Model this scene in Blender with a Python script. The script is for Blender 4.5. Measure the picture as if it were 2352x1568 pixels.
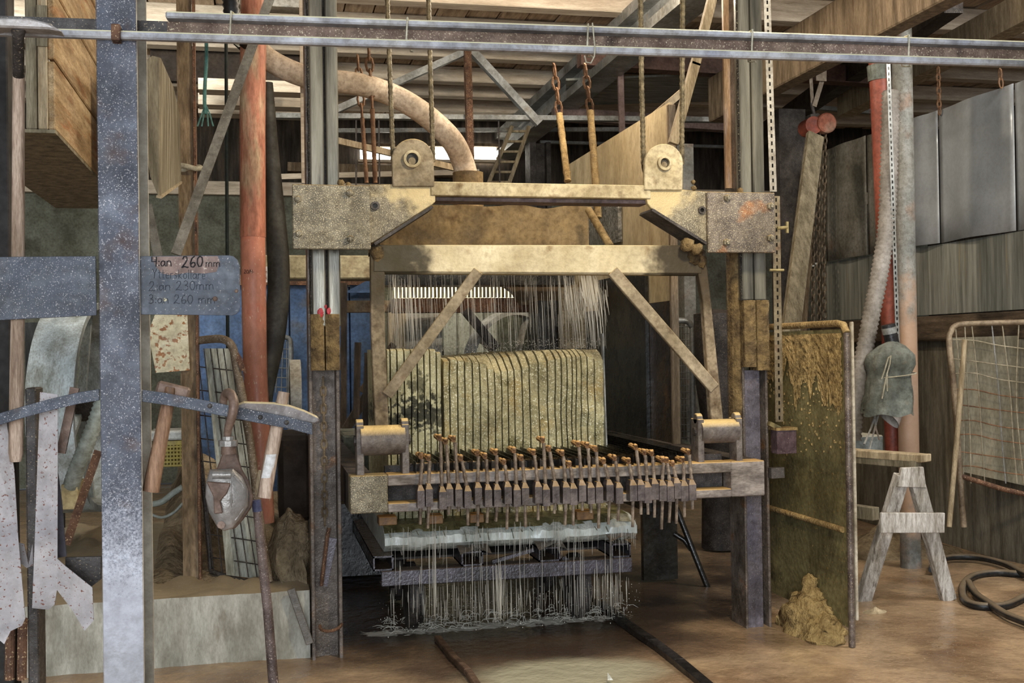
import bpy, bmesh, math, random
from mathutils import Vector, Matrix, noise
random.seed(7)
rnd = random.uniform
for o in list(bpy.data.objects): bpy.data.objects.remove(o)
S = bpy.context.scene
COL = S.collection

# ---------------------------------------------------------------- camera
F = 2600.0                                   # focal length in pixels of the 2352 x 1568 frame
CAM = Vector((0, 0, 1.5))
YAW, PITCH, ROLL = math.radians(12.5), math.radians(0.5), math.radians(0.85)
fw = Vector((math.sin(YAW)*math.cos(PITCH), math.cos(YAW)*math.cos(PITCH), math.sin(PITCH)))
r0 = Vector((math.cos(YAW), -math.sin(YAW), 0)); u0 = r0.cross(fw)
rt = r0*math.cos(ROLL) - u0*math.sin(ROLL); up = r0*math.sin(ROLL) + u0*math.cos(ROLL)
cd = bpy.data.cameras.new('camera'); cd.sensor_width = 36; cd.lens = 36*F/2352; cd.clip_start = .05
co = bpy.data.objects.new('camera', cd); COL.objects.link(co)
m = Matrix((rt, up, -fw)).transposed().to_4x4(); m.translation = CAM; co.matrix_world = m
S.camera = co

# ---------------------------------------------------------------- world, light, exposure
w = bpy.data.worlds.new('sky'); S.world = w; w.use_nodes = True
bg = w.node_tree.nodes['Background']; bg.inputs[0].default_value = (.80, .90, 1, 1); bg.inputs[1].default_value = .28
def area(name, loc, target, sx, sy, power, col):
    l = bpy.data.lights.new(name, 'AREA'); l.shape = 'RECTANGLE'; l.size = sx; l.size_y = sy
    l.energy = power; l.color = col
    o = bpy.data.objects.new(name, l); COL.objects.link(o); o.location = loc
    o.rotation_euler = (Vector(target)-Vector(loc)).to_track_quat('-Z', 'Y').to_euler(); return o
def lamp(name, loc, power, col, r):
    l = bpy.data.lights.new(name, 'POINT'); l.energy = power; l.color = col; l.shadow_soft_size = r
    o = bpy.data.objects.new(name, l); COL.objects.link(o); o.location = loc; return o
area('gate_daylight', (-1.0, -3.2, 2.0), (1.2, 5, 1.2), 4.5, 3.0, 370, (.84, .92, 1))       # open gate behind the photographer
lamp('work_lamp', (1.9, 3.5, 3.3), 165, (1, .86, .62), .16)                                 # bare lamp hanging before the saw, above the frame
lamp('roof_fill', (2.1, 7.0, 3.95), 100, (1, .88, .70), .1)                                  # added fill light, out of view, to brighten the roof boards
area('skylight_side', (5.4, 4.4, 4.2), (4.4, 7.2, .6), 1.4, 1.4, 110, (.98, .96, .9))        # roof light over the side bay
area('wall_fill_left', (-1.5, 7.95, 3.95), (-1.0, 13.5, 1.2), 1.4, .7, 75, (.95, .97, .92))  # unseen fill added to brighten the left of the back wall
vs = S.view_settings
vs.view_transform = 'Standard'; vs.look = 'None'; vs.gamma = 1; vs.use_curve_mapping = False; vs.exposure = 0.45

# ---------------------------------------------------------------- measuring helpers
def ray(px, py): return fw*F + rt*(px-1176) - up*(py-784)
def A(px, py, Y): d = ray(px, py); return CAM + d*((Y-CAM.y)/d.y)      # point seen at a pixel, on the plane y = Y
def AX(px, py, X): d = ray(px, py); return CAM + d*((X-CAM.x)/d.x)
def AZ(px, py, Z): d = ray(px, py); return CAM + d*((Z-CAM.z)/d.z)
def mpp(p): return (p-CAM).dot(fw)/F                                   # metres per pixel at a point
V = Vector

# ---------------------------------------------------------------- mesh builder
class G:
    def __init__(s): s.bm = bmesh.new()
    def face(s, vs):
        try: return s.bm.faces.new(vs)
        except ValueError: return None
    def hexa(s, p):                                                     # 8 points: bottom ring, top ring
        v = [s.bm.verts.new(q) for q in p]
        for f in ((3,2,1,0),(4,5,6,7),(0,1,5,4),(1,2,6,5),(2,3,7,6),(3,0,4,7)): s.face([v[i] for i in f])
        return s
    def box(s, x0, y0, z0, x1, y1, z1):
        return s.hexa([V(q) for q in ((x0,y0,z0),(x1,y0,z0),(x1,y1,z0),(x0,y1,z0),(x0,y0,z1),(x1,y0,z1),(x1,y1,z1),(x0,y1,z1))])
    def bar(s, p, q, w, h, side=None):                                  # w along side, h across
        p, q = V(p), V(q); d = (q-p).normalized()
        a = V(side) if side is not None else d.cross(V((0,1,0)))
        a = a - d*a.dot(d)
        if a.length < 1e-5: a = d.cross(V((1,0,0)))
        a.normalize(); b = d.cross(a); a = a*w/2; b = b*h/2
        return s.hexa([p-a-b, p+a-b, p+a+b, p-a+b, q-a-b, q+a-b, q+a+b, q-a+b])
    def prism(s, pts, d):
        d = V(d); a = [s.bm.verts.new(p) for p in pts]; b = [s.bm.verts.new(V(p)+d) for p in pts]
        s.face(a); s.face(list(reversed(b))); n = len(a)
        for i in range(n): s.face([a[i], b[i], b[(i+1)%n], a[(i+1)%n]])
        return s
    def tube(s, pts, r, n=8, cap=True, closed=False):
        pts = [V(p) for p in pts]; k = len(pts); R = r if isinstance(r, (list, tuple)) else [r]*k
        rings = []; prev = None
        for i, p in enumerate(pts):
            if closed: t = pts[(i+1)%k]-pts[i-1]
            else: t = pts[min(i+1,k-1)]-pts[max(i-1,0)]
            t.normalize()
            if prev is None:
                a = t.cross(V((0,1,0)))
                if a.length < .2: a = t.cross(V((1,0,0)))
            else: a = prev - t*prev.dot(t)
            a.normalize(); prev = a; b = t.cross(a)
            rings.append([s.bm.verts.new(p+(a*math.cos(2*math.pi*j/n)+b*math.sin(2*math.pi*j/n))*R[i]) for j in range(n)])
        for i in range(k if closed else k-1):
            u, v = rings[i], rings[(i+1)%k]
            for j in range(n): s.face([u[j], u[(j+1)%n], v[(j+1)%n], v[j]])
        if cap and not closed: s.face(list(reversed(rings[0]))); s.face(rings[-1])
        return s
    def cyl(s, p, q, r, n=16, r2=None): return s.tube([p, q], [r, r if r2 is None else r2], n)
    def ring(s, c, ax, r, r2, n=20, m_=6):                              # torus
        ax = V(ax).normalized(); a = ax.orthogonal().normalized(); b = ax.cross(a); c = V(c)
        return s.tube([c+(a*math.cos(2*math.pi*i/n)+b*math.sin(2*math.pi*i/n))*r for i in range(n)], r2, m_, closed=True)
    def washer(s, c, ax, ro, ri, t, n=28):                              # flat ring with thickness t
        ax = V(ax).normalized(); a = ax.orthogonal().normalized(); b = ax.cross(a); c = V(c); L = []
        for i in range(n):
            e = a*math.cos(2*math.pi*i/n)+b*math.sin(2*math.pi*i/n)
            L.append([s.bm.verts.new(c+e*R+ax*h) for R, h in ((ro,-t/2),(ro,t/2),(ri,t/2),(ri,-t/2))])
        for i in range(n):
            u, v = L[i], L[(i+1)%n]
            for j in range(4): s.face([u[j], v[j], v[(j+1)%4], u[(j+1)%4]])
        return s
    def grid(s, f, nu, nv):
        g = [[s.bm.verts.new(f(i/nu, j/nv)) for j in range(nv+1)] for i in range(nu+1)]
        for i in range(nu):
            for j in range(nv): s.face([g[i][j], g[i+1][j], g[i+1][j+1], g[i][j+1]])
        return s
    def blob(s, c, rx, ry, rz, nz=.15, fr=3, seg=14, rings=9, seed=0):
        c = V(c); top = None; L = []
        for i in range(rings+1):
            th = math.pi*i/rings; row = []
            for j in range(seg):
                ph = 2*math.pi*j/seg; d = V((math.sin(th)*math.cos(ph), math.sin(th)*math.sin(ph), math.cos(th)))
                k = 1+nz*noise.noise(d*fr+V((seed,seed*2,0)))
                row.append(s.bm.verts.new(c+V((d.x*rx, d.y*ry, d.z*rz))*k))
                if i in (0, rings): break
            L.append(row)
        for i in range(rings):
            u, v = L[i], L[i+1]
            for j in range(seg):
                k = (j+1)%seg
                if len(u) == 1: s.face([u[0], v[j], v[k]])
                elif len(v) == 1: s.face([u[j], v[0], u[k]])
                else: s.face([u[j], v[j], v[k], u[k]])
        return s
    # boxes and plates measured on the photograph at depth Y
    def pbox(s, x0, y0, x1, y1, Y, d):
        xm, ym = (x0+x1)/2, (y0+y1)/2
        return s.box(A(x0,ym,Y).x, Y, A(xm,y1,Y).z, A(x1,ym,Y).x, Y+d, A(xm,y0,Y).z)
    def ppoly(s, pts, Y, d): return s.prism([A(x,y,Y) for x, y in pts], (0,d,0))
    def pbar(s, p, q, wpx, depth):                                      # p, q = (px, py, Y)
        P, Q = A(*p), A(*q); t = (Q-P).normalized(); side = t.cross(V((0,1,0)))
        return s.bar(P, Q, wpx*mpp((P+Q)/2), depth, side)
    def ptube(s, pts, rpx, n=8, **k):
        P = [A(*p) for p in pts]; return s.tube(P, [rpx*mpp(p) for p in P] if not isinstance(rpx, list) else [a*mpp(p) for a, p in zip(rpx, P)], n, **k)

ORG = {}
def link(name, me, mat, parent, loc):
    o = bpy.data.objects.new(name, me); COL.objects.link(o); me.materials.append(mat)
    if parent is not None: o.parent = parent; ORG[o.name] = ORG[parent.name]
    else: o.location = loc; ORG[o.name] = V(loc)
    return o
def finish(o, bev, smooth):
    if smooth:
        for p in o.data.polygons: p.use_smooth = True
        o.data.set_sharp_from_angle(angle=math.radians(smooth if smooth > 1 else 50))
    if bev:
        b = o.modifiers.new('bevel', 'BEVEL'); b.width = bev; b.segments = 1; b.limit_method = 'ANGLE'; b.angle_limit = .6
def part(name, g, mat, parent, label=None, bev=0, smooth=0, kind=None):
    org = ORG[parent.name]
    for v in g.bm.verts: v.co -= org
    bmesh.ops.recalc_face_normals(g.bm, faces=g.bm.faces)
    me = bpy.data.meshes.new(name); g.bm.to_mesh(me); g.bm.free()
    o = link(name, me, mat, parent, None); finish(o, bev, smooth)
    if label: o['label'] = label
    if kind: o['kind'] = kind
    return o
def thing(name, label, cat, loc, group=None, kind=None):
    o = bpy.data.objects.new(name, None); COL.objects.link(o); o.location = V(loc); ORG[o.name] = V(loc); o.empty_display_size = .1
    o['label'] = label; o['category'] = cat
    if group: o['group'] = group
    if kind: o['kind'] = kind
    return o
def one(name, label, cat, g, mat, group=None, bev=0, smooth=0, kind=None):
    xs = [v.co for v in g.bm.verts]
    lo = V((min(c.x for c in xs), min(c.y for c in xs), min(c.z for c in xs))); hi = V((max(c.x for c in xs), max(c.y for c in xs), max(c.z for c in xs)))
    loc = V(((lo.x+hi.x)/2, (lo.y+hi.y)/2, lo.z))
    for v in g.bm.verts: v.co -= loc
    bmesh.ops.recalc_face_normals(g.bm, faces=g.bm.faces)
    me = bpy.data.meshes.new(name); g.bm.to_mesh(me); g.bm.free()
    o = link(name, me, mat, None, loc); finish(o, bev, smooth)
    o['label'] = label; o['category'] = cat
    if group: o['group'] = group
    if kind: o['kind'] = kind
    return o
def struct(name, g, mat, label, cat, **k): return one(name, label, cat, g, mat, kind='structure', **k)

# ---------------------------------------------------------------- materials
def lin(c): return tuple(((x/255)/12.92 if x/255 <= .04045 else ((x/255+.055)/1.055)**2.4) for x in c)+(1,)
MATS = {}
def tone(c): y = .3*c[0]+.59*c[1]+.11*c[2]; return tuple(y+(x-y)*.82 for x in c)
def M(name, c1, c2, s=5, rough=.75, metal=0, bump=.25, bs=70, speck=None, spot=None, dust=None, st=(1,1,1), spec=.35, lo=.36, hi=.64, bd=.01, grime=.5, zdust=None):
    """c1/c2 mottled by noise; speck=(colour, amount, scale) fine grains; spot=(colour, amount, scale) large stains; dust=(colour, amount) settled on upward faces"""
    if name in MATS: return MATS[name]
    m = bpy.data.materials.new(name); m.use_nodes = True; MATS[name] = m
    c1, c2 = tone(c1), tone(c2)
    N = m.node_tree.nodes; L = m.node_tree.links; bs_ = N['Principled BSDF']
    tc = N.new('ShaderNodeTexCoord'); mp = N.new('ShaderNodeMapping'); mp.inputs['Scale'].default_value = st
    L.new(tc.outputs['Object'], mp.inputs[0])
    def nz(sc, det=5, ro=.6):
        n = N.new('ShaderNodeTexNoise'); n.inputs['Scale'].default_value = sc; n.inputs['Detail'].default_value = det; n.inputs['Roughness'].default_value = ro
        L.new(mp.outputs[0], n.inputs['Vector']); return n.outputs['Fac']
    def ramp(f, a, b, ca=(0,0,0,1), cb=(1,1,1,1)):
        r = N.new('ShaderNodeValToRGB'); r.color_ramp.elements[0].position = a; r.color_ramp.elements[1].position = b
        r.color_ramp.elements[0].color = ca; r.color_ramp.elements[1].color = cb; L.new(f, r.inputs[0]); return r.outputs[0]
    def mix(f, a, c):
        x = N.new('ShaderNodeMix'); x.data_type = 'RGBA'; L.new(f, x.inputs[0]); L.new(a, x.inputs[6]); x.inputs[7].default_value = lin(c); return x.outputs[2]
    col = ramp(nz(s), lo, hi, lin(c1), lin(c2))
    for q in (spot, speck):
        if q:
            q_ = q if isinstance(q, list) else [q]
            for cc, am, sc in q_: col = mix(ramp(nz(sc, 3 if q is speck else 4, .55), .72-am*.5, .78-am*.5+(.12 if q is spot else 0)), col, cc)
    if zdust:
        sx = N.new('ShaderNodeSeparateXYZ'); L.new(tc.outputs['Object'], sx.inputs[0]); mr = N.new('ShaderNodeMapRange'); L.new(sx.outputs[2], mr.inputs[0])
        mr.inputs[1].default_value = zdust[1]; mr.inputs[2].default_value = zdust[2]
        ad = N.new('ShaderNodeMath'); ad.operation = 'ADD'; L.new(mr.outputs[0], ad.inputs[0]); L.new(nz(190, 5, .8), ad.inputs[1])
        col = mix(ramp(ad.outputs[0], .72, 1.1), col, zdust[0])
    if grime:
        mm = N.new('ShaderNodeMix'); mm.data_type = 'RGBA'; mm.blend_type = 'MULTIPLY'; mm.inputs[0].default_value = 1
        g1 = ramp(nz(1.9 if st == (1,1,1) else 3, 8, .68), .38, .60, (1-grime, 1-grime*1.05, 1-grime*1.15, 1))
        L.new(col, mm.inputs[6]); L.new(g1, mm.inputs[7]); col = mm.outputs[2]
        mm = N.new('ShaderNodeMix'); mm.data_type = 'RGBA'; mm.blend_type = 'MULTIPLY'; mm.inputs[0].default_value = 1
        g1 = ramp(nz(38, 5, .7), .36, .58, (1-grime*.7, 1-grime*.75, 1-grime*.8, 1)); L.new(col, mm.inputs[6]); L.new(g1, mm.inputs[7]); col = mm.outputs[2]
    if dust:
        ge = N.new('ShaderNodeNewGeometry'); sp = N.new('ShaderNodeSeparateXYZ'); L.new(ge.outputs['Normal'], sp.inputs[0])
        mu = N.new('ShaderNodeMath'); mu.operation = 'MULTIPLY'; L.new(ramp(sp.outputs[2], .35, .8), mu.inputs[0]); mu.inputs[1].default_value = dust[1]
        col = mix(mu.outputs[0], col, dust[0])
    L.new(col, bs_.inputs['Base Color'])
    bs_.inputs['Metallic'].default_value = metal; bs_.inputs['Specular IOR Level'].default_value = spec
    L.new(ramp(nz(s*2.3, 3), .3, .7, (max(0,rough-.15),)*3+(1,), (min(1,rough+.15),)*3+(1,)), bs_.inputs['Roughness'])
    if bump:
        b = N.new('ShaderNodeBump'); b.inputs['Strength'].default_value = bump; b.inputs['Distance'].default_value = bd
        L.new(nz(bs, 4), b.inputs['Height']); L.new(b.outputs[0], bs_.inputs['Normal'])
    return m
def emit(name, c, k):
    m = bpy.data.materials.new(name); m.use_nodes = True; N = m.node_tree.nodes; b = N['Principled BSDF']
    b.inputs['Base Color'].default_value = lin(c); b.inputs['Emission Color'].default_value = lin(c); b.inputs['Emission Strength'].default_value = k; MATS[name] = m; return m
CREAM = (214,190,142)
steel_post = M('blue grey painted steel', (58,62,72), (82,88,102), 7, .6, .1, .15, 90, speck=[((176,172,174), .22, 330), ((134,130,132), .12, 150)], spot=((76,58,54), .28, 11), grime=.35)
steel_postz = M('post steel whitened by dust', (58,60,70), (84,88,102), 7, .6, .1, .15, 90, speck=[((176,172,174), .22, 330), ((134,130,132), .12, 150)], spot=((76,58,54), .3, 11), grime=.3, zdust=((178,178,186), 1.35, .62))
steel_dusty = M('dusty grey steel', (146,140,142), (190,180,178), 6, .8, 0, .2, 90, speck=((116,74,62), .22, 150), grime=.25)
steel_dark = M('dark worn steel', (58,52,50), (92,84,80), 8, .6, .2, .3, 80, speck=((170,155,130), .2, 200))
steel_grimy = M('grimy steel plate', (112,104,88), (158,148,124), 9, .5, .25, .35, 120, speck=((236,222,184), .32, 190), spot=((78,66,48), .3, 9), dust=((180,150,96), .6))
steel_rustspot = M('grimy plate with rust', (104,92,84), (146,132,116), 9, .5, .25, .35, 120, speck=((230,214,176), .28, 190), spot=[((84,72,56), .3, 9), ((176,110,52), .36, 5.5)], dust=((180,150,96), .6))
steel_cream = M('cream slurry coated steel', (204,182,134), (234,216,172), 5, .7, 0, .3, 60, spot=((140,112,68), .30, 10), dust=((226,206,158), .8))
steel_tan = M('tan slurry coated steel', (146,128,100), (190,170,134), 6, .75, 0, .3, 60, spot=((108,84,56), .34, 12), dust=((214,184,124), .8))
guide = M('greasy guide bar', (76,74,66), (146,140,122), 2.2, .3, .3, .08, 30, st=(5,5,.35), spot=((58,56,52), .2, 5), grime=.25)
guide_edge = M('tarry guide edge', (36,33,30), (70,66,60), 20, .35, .2, .8, 90, speck=((190,184,160), .2, 120))
mud_brown = M('caked brown mud', (104,80,46), (154,124,72), 14, .8, 0, .9, 50, spot=((62,48,32), .34, 18), bd=.02)
mud_ochre = M('caked ochre mud', (170,134,74), (206,170,104), 10, .85, 0, .9, 45, spot=((70,54,30), .26, 22), bd=.02)
col_steel = M('wet column steel', (96,84,76), (136,122,112), 8, .45, .15, .35, 90, spot=((150,104,60), .26, 9), speck=((196,180,160), .2, 180))
col_violet = M('wet violet steel', (96,90,102), (134,126,138), 6, .35, .2, .3, 90, speck=((190,180,170), .16, 180))
rust = M('rusty steel', (96,62,46), (142,96,66), 12, .8, .1, .4, 90, spot=((60,44,38), .34, 14), speck=((210,180,140), .22, 170))
rust_rail = M('rusted rail web', (116,90,76), (152,124,106), 14, .8, .1, .6, 80, speck=((214,196,168), .24, 230), spot=((58,44,40), .3, 12))
rail_edge = M('grey rail flange', (140,140,150), (186,184,186), 6, .6, .1, .15, 80, dust=((236,224,180), .9))
clamp_m = M('wet clamp steel', (84,74,74), (124,110,106), 14, .45, .1, .3, 90, dust=((222,176,100), 1.0))
rod_m = M('rust slurry rod', (112,92,78), (170,150,128), 24, .6, .1, .5, 120, dust=((210,150,74), .9))
cap_m = M('orange slurry cap', (112,74,44), (150,106,62), 30, .5, 0, .4, 120, dust=((206,160,96), .8))
blade_m = M('dark blade steel', (32,30,28), (58,54,48), 10, .3, .6, .1)
stone_l = M('sawn green stone', (172,164,120), (208,200,152), 10, .75, 0, .6, 40, spot=((136,128,86), .24, 9), speck=((240,236,206), .26, 120), bd=.02, grime=.3)
stone_r = M('sawn olive stone', (160,148,102), (198,186,134), 7, .75, 0, .7, 34, spot=[((112,104,66), .36, 8), ((190,160,96), .34, 6)], speck=((244,238,208), .28, 120), bd=.025, grime=.35)
stone_wet = M('wet pale green stone', (192,202,192), (226,232,224), 12, .3, 0, .6, 40, st=(1,1,.3), spot=((128,128,100), .2, 10), spec=.6, grime=.3)
stone_ledge = M('wet olive ledge', (84,82,48), (132,124,78), 12, .35, 0, .6, 40, spec=.5)
wet_black = M('wet black steel', (52,48,54), (98,92,102), 12, .25, .3, .4, 70, spec=.6, dust=((120,96,70), .6))
floor_m = M('wet slurry floor', (152,120,88), (186,152,114), 1.6, .27, 0, .6, 11, spot=[((124,94,68), .34, 1.1), ((196,166,128), .32, 2.6)], speck=((214,190,152), .12, 90), spec=.5, bd=.02, grime=.25)
water_m = M('milky slurry water', (142,134,104), (186,178,142), 2.2, .18, 0, .35, 9, st=(1,3.5,1), spec=.6, bd=.02)
floor_m_ = floor_m
darkwet = M('dark wet floor', (74,54,40), (112,86,64), 3, .25, 0, .35, 16, spec=.55, bd=.02)
concrete = M('drip stained concrete', (172,168,152), (200,196,180), 3, .6, 0, .3, 40, st=(2.5,2.5,.8), spot=((128,116,98), .24, 4), dust=((150,132,104), .9), grime=.3)
concrete_d = M('grey green concrete', (112,114,98), (134,136,120), 2.5, .85, 0, .2, 30, spot=((76,72,60), .3, 3))
mudpile = M('dry mud pile', (132,112,82), (168,146,112), 6, .9, 0, .8, 22, spot=((92,74,52), .3, 8), bd=.04)
wood_pale = M('pale dusty timber', (170,148,112), (202,180,142), 4, .8, 0, .2, 40, st=(6,6,.8), spot=((128,104,74), .26, 6))
wood_pale_x = M('pale dusty purlin', (198,176,150), (228,210,184), 4, .85, 0, .2, 40, st=(.8,6,6), spot=((150,128,102), .2, 5), grime=.25)
wood_brown = M('brown timber', (118,98,74), (156,132,102), 4, .8, 0, .2, 40, st=(6,6,.8), spot=((84,62,42), .28, 6))
wood_grey = M('weathered grey timber', (120,108,84), (154,142,114), 4, .85, 0, .25, 40, st=(7,7,.7), spot=((84,74,56), .3, 6))
wood_white = M('dusty white timber', (176,168,158), (216,210,202), 7, .85, 0, .3, 40, st=(6,6,1), spot=((104,94,84), .3, 9))
wood_crate = M('crate board', (158,122,76), (196,164,118), 4, .8, 0, .2, 40, st=(6,.8,6), spot=((150,92,48), .34, 3.5))
board_deck = M('roof deck board', (176,148,120), (214,188,158), 4, .85, 0, .2, 40, st=(6,.7,6), spot=((128,102,80), .26, 5), grime=.3)
roof_dark = M('dark roof underside', (58,48,40), (84,70,58), 3, .9, 0, .2)
wall_dark = M('dark board wall', (52,44,36), (78,66,54), 3, .9, 0, .2, 30, st=(5,5,.6))
handle_m = M('worn wooden handle', (158,128,104), (196,168,144), 5, .7, 0, .15, 40, st=(8,8,1), spot=((112,76,54), .28, 9))
handle_br = M('brown hammer handle', (120,82,56), (158,116,84), 5, .7, 0, .15, 40, st=(8,8,1))
orange_pipe_m = M('orange plastic pipe', (212,124,90), (230,146,112), 2, .5, 0, .05, 40, st=(1,1,.5), spot=((196,98,66), .3, 6), speck=((232,190,160), .18, 60), grime=.25)
orange_dusty = M('dusty orange pipe', (206,114,80), (226,142,106), 2, .6, 0, .05, 40, st=(2,2,.5), spot=((214,186,150), .42, 5))
red_pipe_m = M('red pipe', (142,58,40), (162,78,56), 2, .55, 0, .05, spot=((140,50,34), .3, 6))
hose_dark = M('dark rubber hose', (62,58,50), (92,88,76), 4, .6, 0, .15, 40)
hose_black = M('black rubber hose', (26,26,28), (50,50,52), 6, .45, 0, .2, 60, dust=((150,130,104), .5))
hose_dust = M('dusty beige hose', (206,182,154), (226,204,178), 3, .9, 0, .2, 40, spot=((142,114,86), .24, 8))
hose_rib = M('ribbed grey hose', (120,112,104), (166,158,150), 3, .6, 0, .1, 40)
hose_light = M('pale ribbed duct', (160,170,162), (186,194,186), 3, .6, 0, .05)
galv = M('galvanised steel', (138,140,138), (178,180,178), 3, .5, .3, .1, 50, spot=((150,134,110), .24, 6))
pipe_grey = M('grey steel pipe', (120,122,118), (152,150,142), 3, .6, .1, .15, 50, spot=((140,112,92), .34, 5), speck=((96,78,66), .18, 120))
sheet_grey = M('grey sheet metal', (156,162,168), (190,194,198), .8, .42, .3, .03, 30, spot=((150,146,130), .16, 1.6), grime=.15)
sheet_dirty = M('streaked sheet metal', (124,126,116), (152,152,140), 3, .65, .1, .1, 40, st=(1,7,.3), spot=((166,148,112), .22, 4), grime=.3)
sheet_green = M('olive dirty panel', (112,104,66), (150,138,88), 3, .5, 0, .4, 40, spot=((64,58,38), .34, 4), speck=((176,146,86), .18, 80))
plywood = M('tan stained plywood', (178,154,108), (208,186,142), 2, .75, 0, .15, 40, st=(1,1.3,.6), spot=((142,116,76), .24, 3), grime=.3)
panel_wet = M('dark wet panel', (46,36,24), (80,62,40), 4, .3, 0, .5, 40, spot=((98,72,40), .28, 6), spec=.5)
panel_black = M('black wet sheet', (30,28,24), (50,46,38), 4, .25, 0, .3, 40, spec=.5)
trough_m = M('slurry covered trough', (124,98,58), (168,136,84), 6, .75, 0, .6, 30, spot=((92,66,36), .32, 8), dust=((190,156,98), .9))
blue_m = M('blue painted steel', (58,88,136), (84,116,164), 3, .5, .1, .1, 40, spot=((92,92,88), .3, 4))
cream_box = M('cream enamel with rust', (222,210,166), (236,226,190), 4, .5, 0, .05, 40, speck=((168,112,60), .34, 34))
drum_m = M('pale painted wheel', (196,210,212), (220,230,230), 2, .5, .1, .05, 30, st=(3,3,1))
white_panel = M('white painted panel', (196,196,186), (222,222,212), 2, .6, 0, .05)
yellow_m = M('yellow plastic', (206,178,50), (226,200,74), 4, .5, 0, .05)
cloth_m = M('grey green canvas', (88,94,88), (120,124,114), 8, .9, 0, .4, 60, spot=((150,140,116), .2, 9))
cloth_white = M('pale inner cloth', (190,180,172), (216,208,200), 6, .9, 0, .3, 40)
rope_m = M('ochre rope', (160,124,66), (194,160,98), 20, .85, 0, .6, 140)
rope_rust = M('rusty chain', (118,78,50), (156,112,76), 24, .8, .1, .5, 120)
cord_m = M('pale cord', (186,178,150), (206,198,172), 20, .9, 0, .3, 140)
teal_m = M('teal rope', (70,128,122), (96,152,146), 20, .9, 0, .4, 140)
cable_m = M('greasy wire cable', (104,92,66), (168,150,112), 30, .5, .3, .8, 160)
strap_m = M('beige webbing strap', (176,158,138), (200,184,164), 10, .9, 0, .2, 120)
hoist_red = M('faded red hoist', (168,84,58), (190,116,88), 7, .7, 0, .1, 60, spot=((140,116,100), .42, 6))
chain_m = M('dark chain steel', (92,78,62), (132,114,92), 20, .5, .4, .2)
block_m = M('dull cast metal', (120,114,108), (164,156,150), 8, .35, .3, .2, 70, spot=((120,92,76), .2, 10), grime=.3)
block_rust = M('rust brown cheek', (112,84,70), (146,116,98), 10, .6, .2, .2, 70)
ink = M('black ink', (22,22,26), (34,32,36), 30, .7)
ink_faint = M('faded ink', (50,55,66), (64,70,82), 60, .7)
plate_m = M('slate steel plate', (66,72,86), (86,92,106), 7, .55, .1, .1, 90, speck=((180,178,178), .14, 240), spot=((70,74,84), .3, 9))
scraped = M('scraped rust primer', (128,102,96), (156,128,118), 16, .75, 0, .2, 80, speck=((206,190,178), .2, 120))
red_paint = M('red paint', (190,30,40), (214,50,60), 10, .4)
white_m = M('white label', (226,222,222), (240,238,238), 8, .6)
blue_tape = M('blue tape', (66,70,110), (86,90,130), 8, .6)
brass = M('dull yellow metal', (170,150,92), (200,180,120), 8, .5, .3)
purple_box = M('violet brown enamel', (96,72,80), (124,98,104), 8, .35, .1, .15, 70, dust=((214,172,96), 1), speck=((200,180,160), .16, 160))
lamp_glow = emit('bright daylight strip', (255,250,236), 9)
corr_glow = emit('backlit corrugated sheet', (250,240,206), 1.3)
def water_mat(name, c, alpha, st):
    m = bpy.data.materials.new(name); m.use_nodes = True; b = m.node_tree.nodes['Principled BSDF']
    b.inputs['Base Color'].default_value = lin(c); b.inputs['Roughness'].default_value = .2; b.inputs['Alpha'].default_value = alpha
    return m
spray_m = water_mat('falling slurry water', (232,226,212), .55, 1)
spray_white = water_mat('white water splash', (226,220,206), .38, 1)
# ================================================================ the building
def fl(x, y):                                                           # gentle mud relief of the floor
    return .018*noise.noise(V((x*.9, y*.9, 3)))+.007*noise.noise(V((x*3, y*3, 1)))-.012
g = G(); g.grid(lambda u, v: V((-5+14*u, -4+18.5*v, fl(-5+14*u, -4+18.5*v))), 110, 150)
def stain(mat, blobs, freq=2.2, amp=.9, gloss=None):
    """stains and painted shade with a noisy outline: blobs = (centre xyz, radii xyz, colour, strength)"""
    N = mat.node_tree.nodes; L = mat.node_tree.links; b = N['Principled BSDF']; src = b.inputs['Base Color'].links[0].from_socket
    ge = N.new('ShaderNodeNewGeometry'); nzz = N.new('ShaderNodeTexNoise'); nzz.inputs['Scale'].default_value = freq; nzz.inputs['Detail'].default_value = 6; L.new(ge.outputs['Position'], nzz.inputs['Vector'])
    rsrc = b.inputs['Roughness'].links[0].from_socket
    for (cc, rr, c, k) in blobs:
        mp = N.new('ShaderNodeMapping'); mp.vector_type = 'TEXTURE'; mp.inputs['Location'].default_value = cc; mp.inputs['Scale'].default_value = rr; L.new(ge.outputs['Position'], mp.inputs[0])
        ln = N.new('ShaderNodeVectorMath'); ln.operation = 'LENGTH'; L.new(mp.outputs[0], ln.inputs[0])
        ad = N.new('ShaderNodeMath'); ad.operation = 'MULTIPLY_ADD'; L.new(nzz.outputs['Fac'], ad.inputs[0]); ad.inputs[1].default_value = amp*2; L.new(ln.outputs['Value'], ad.inputs[2])
        mr = N.new('ShaderNodeMapRange'); mr.interpolation_type = 'SMOOTHSTEP'; L.new(ad.outputs[0], mr.inputs[0]); mr.inputs[1].default_value = 1.15+amp; mr.inputs[2].default_value = .6+amp; mr.inputs[4].default_value = k
        x = N.new('ShaderNodeMix'); x.data_type = 'RGBA'; L.new(mr.outputs[0], x.inputs[0]); L.new(src, x.inputs[6]); x.inputs[7].default_value = lin(c); src = x.outputs[2]
        if gloss is not None: y = N.new('ShaderNodeMix'); L.new(mr.outputs[0], y.inputs[0]); L.new(rsrc, y.inputs[2]); y.inputs[3].default_value = gloss; rsrc = y.outputs[0]
    L.new(src, b.inputs['Base Color']); L.new(rsrc, b.inputs['Roughness'])
BIG = 1e3
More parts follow.
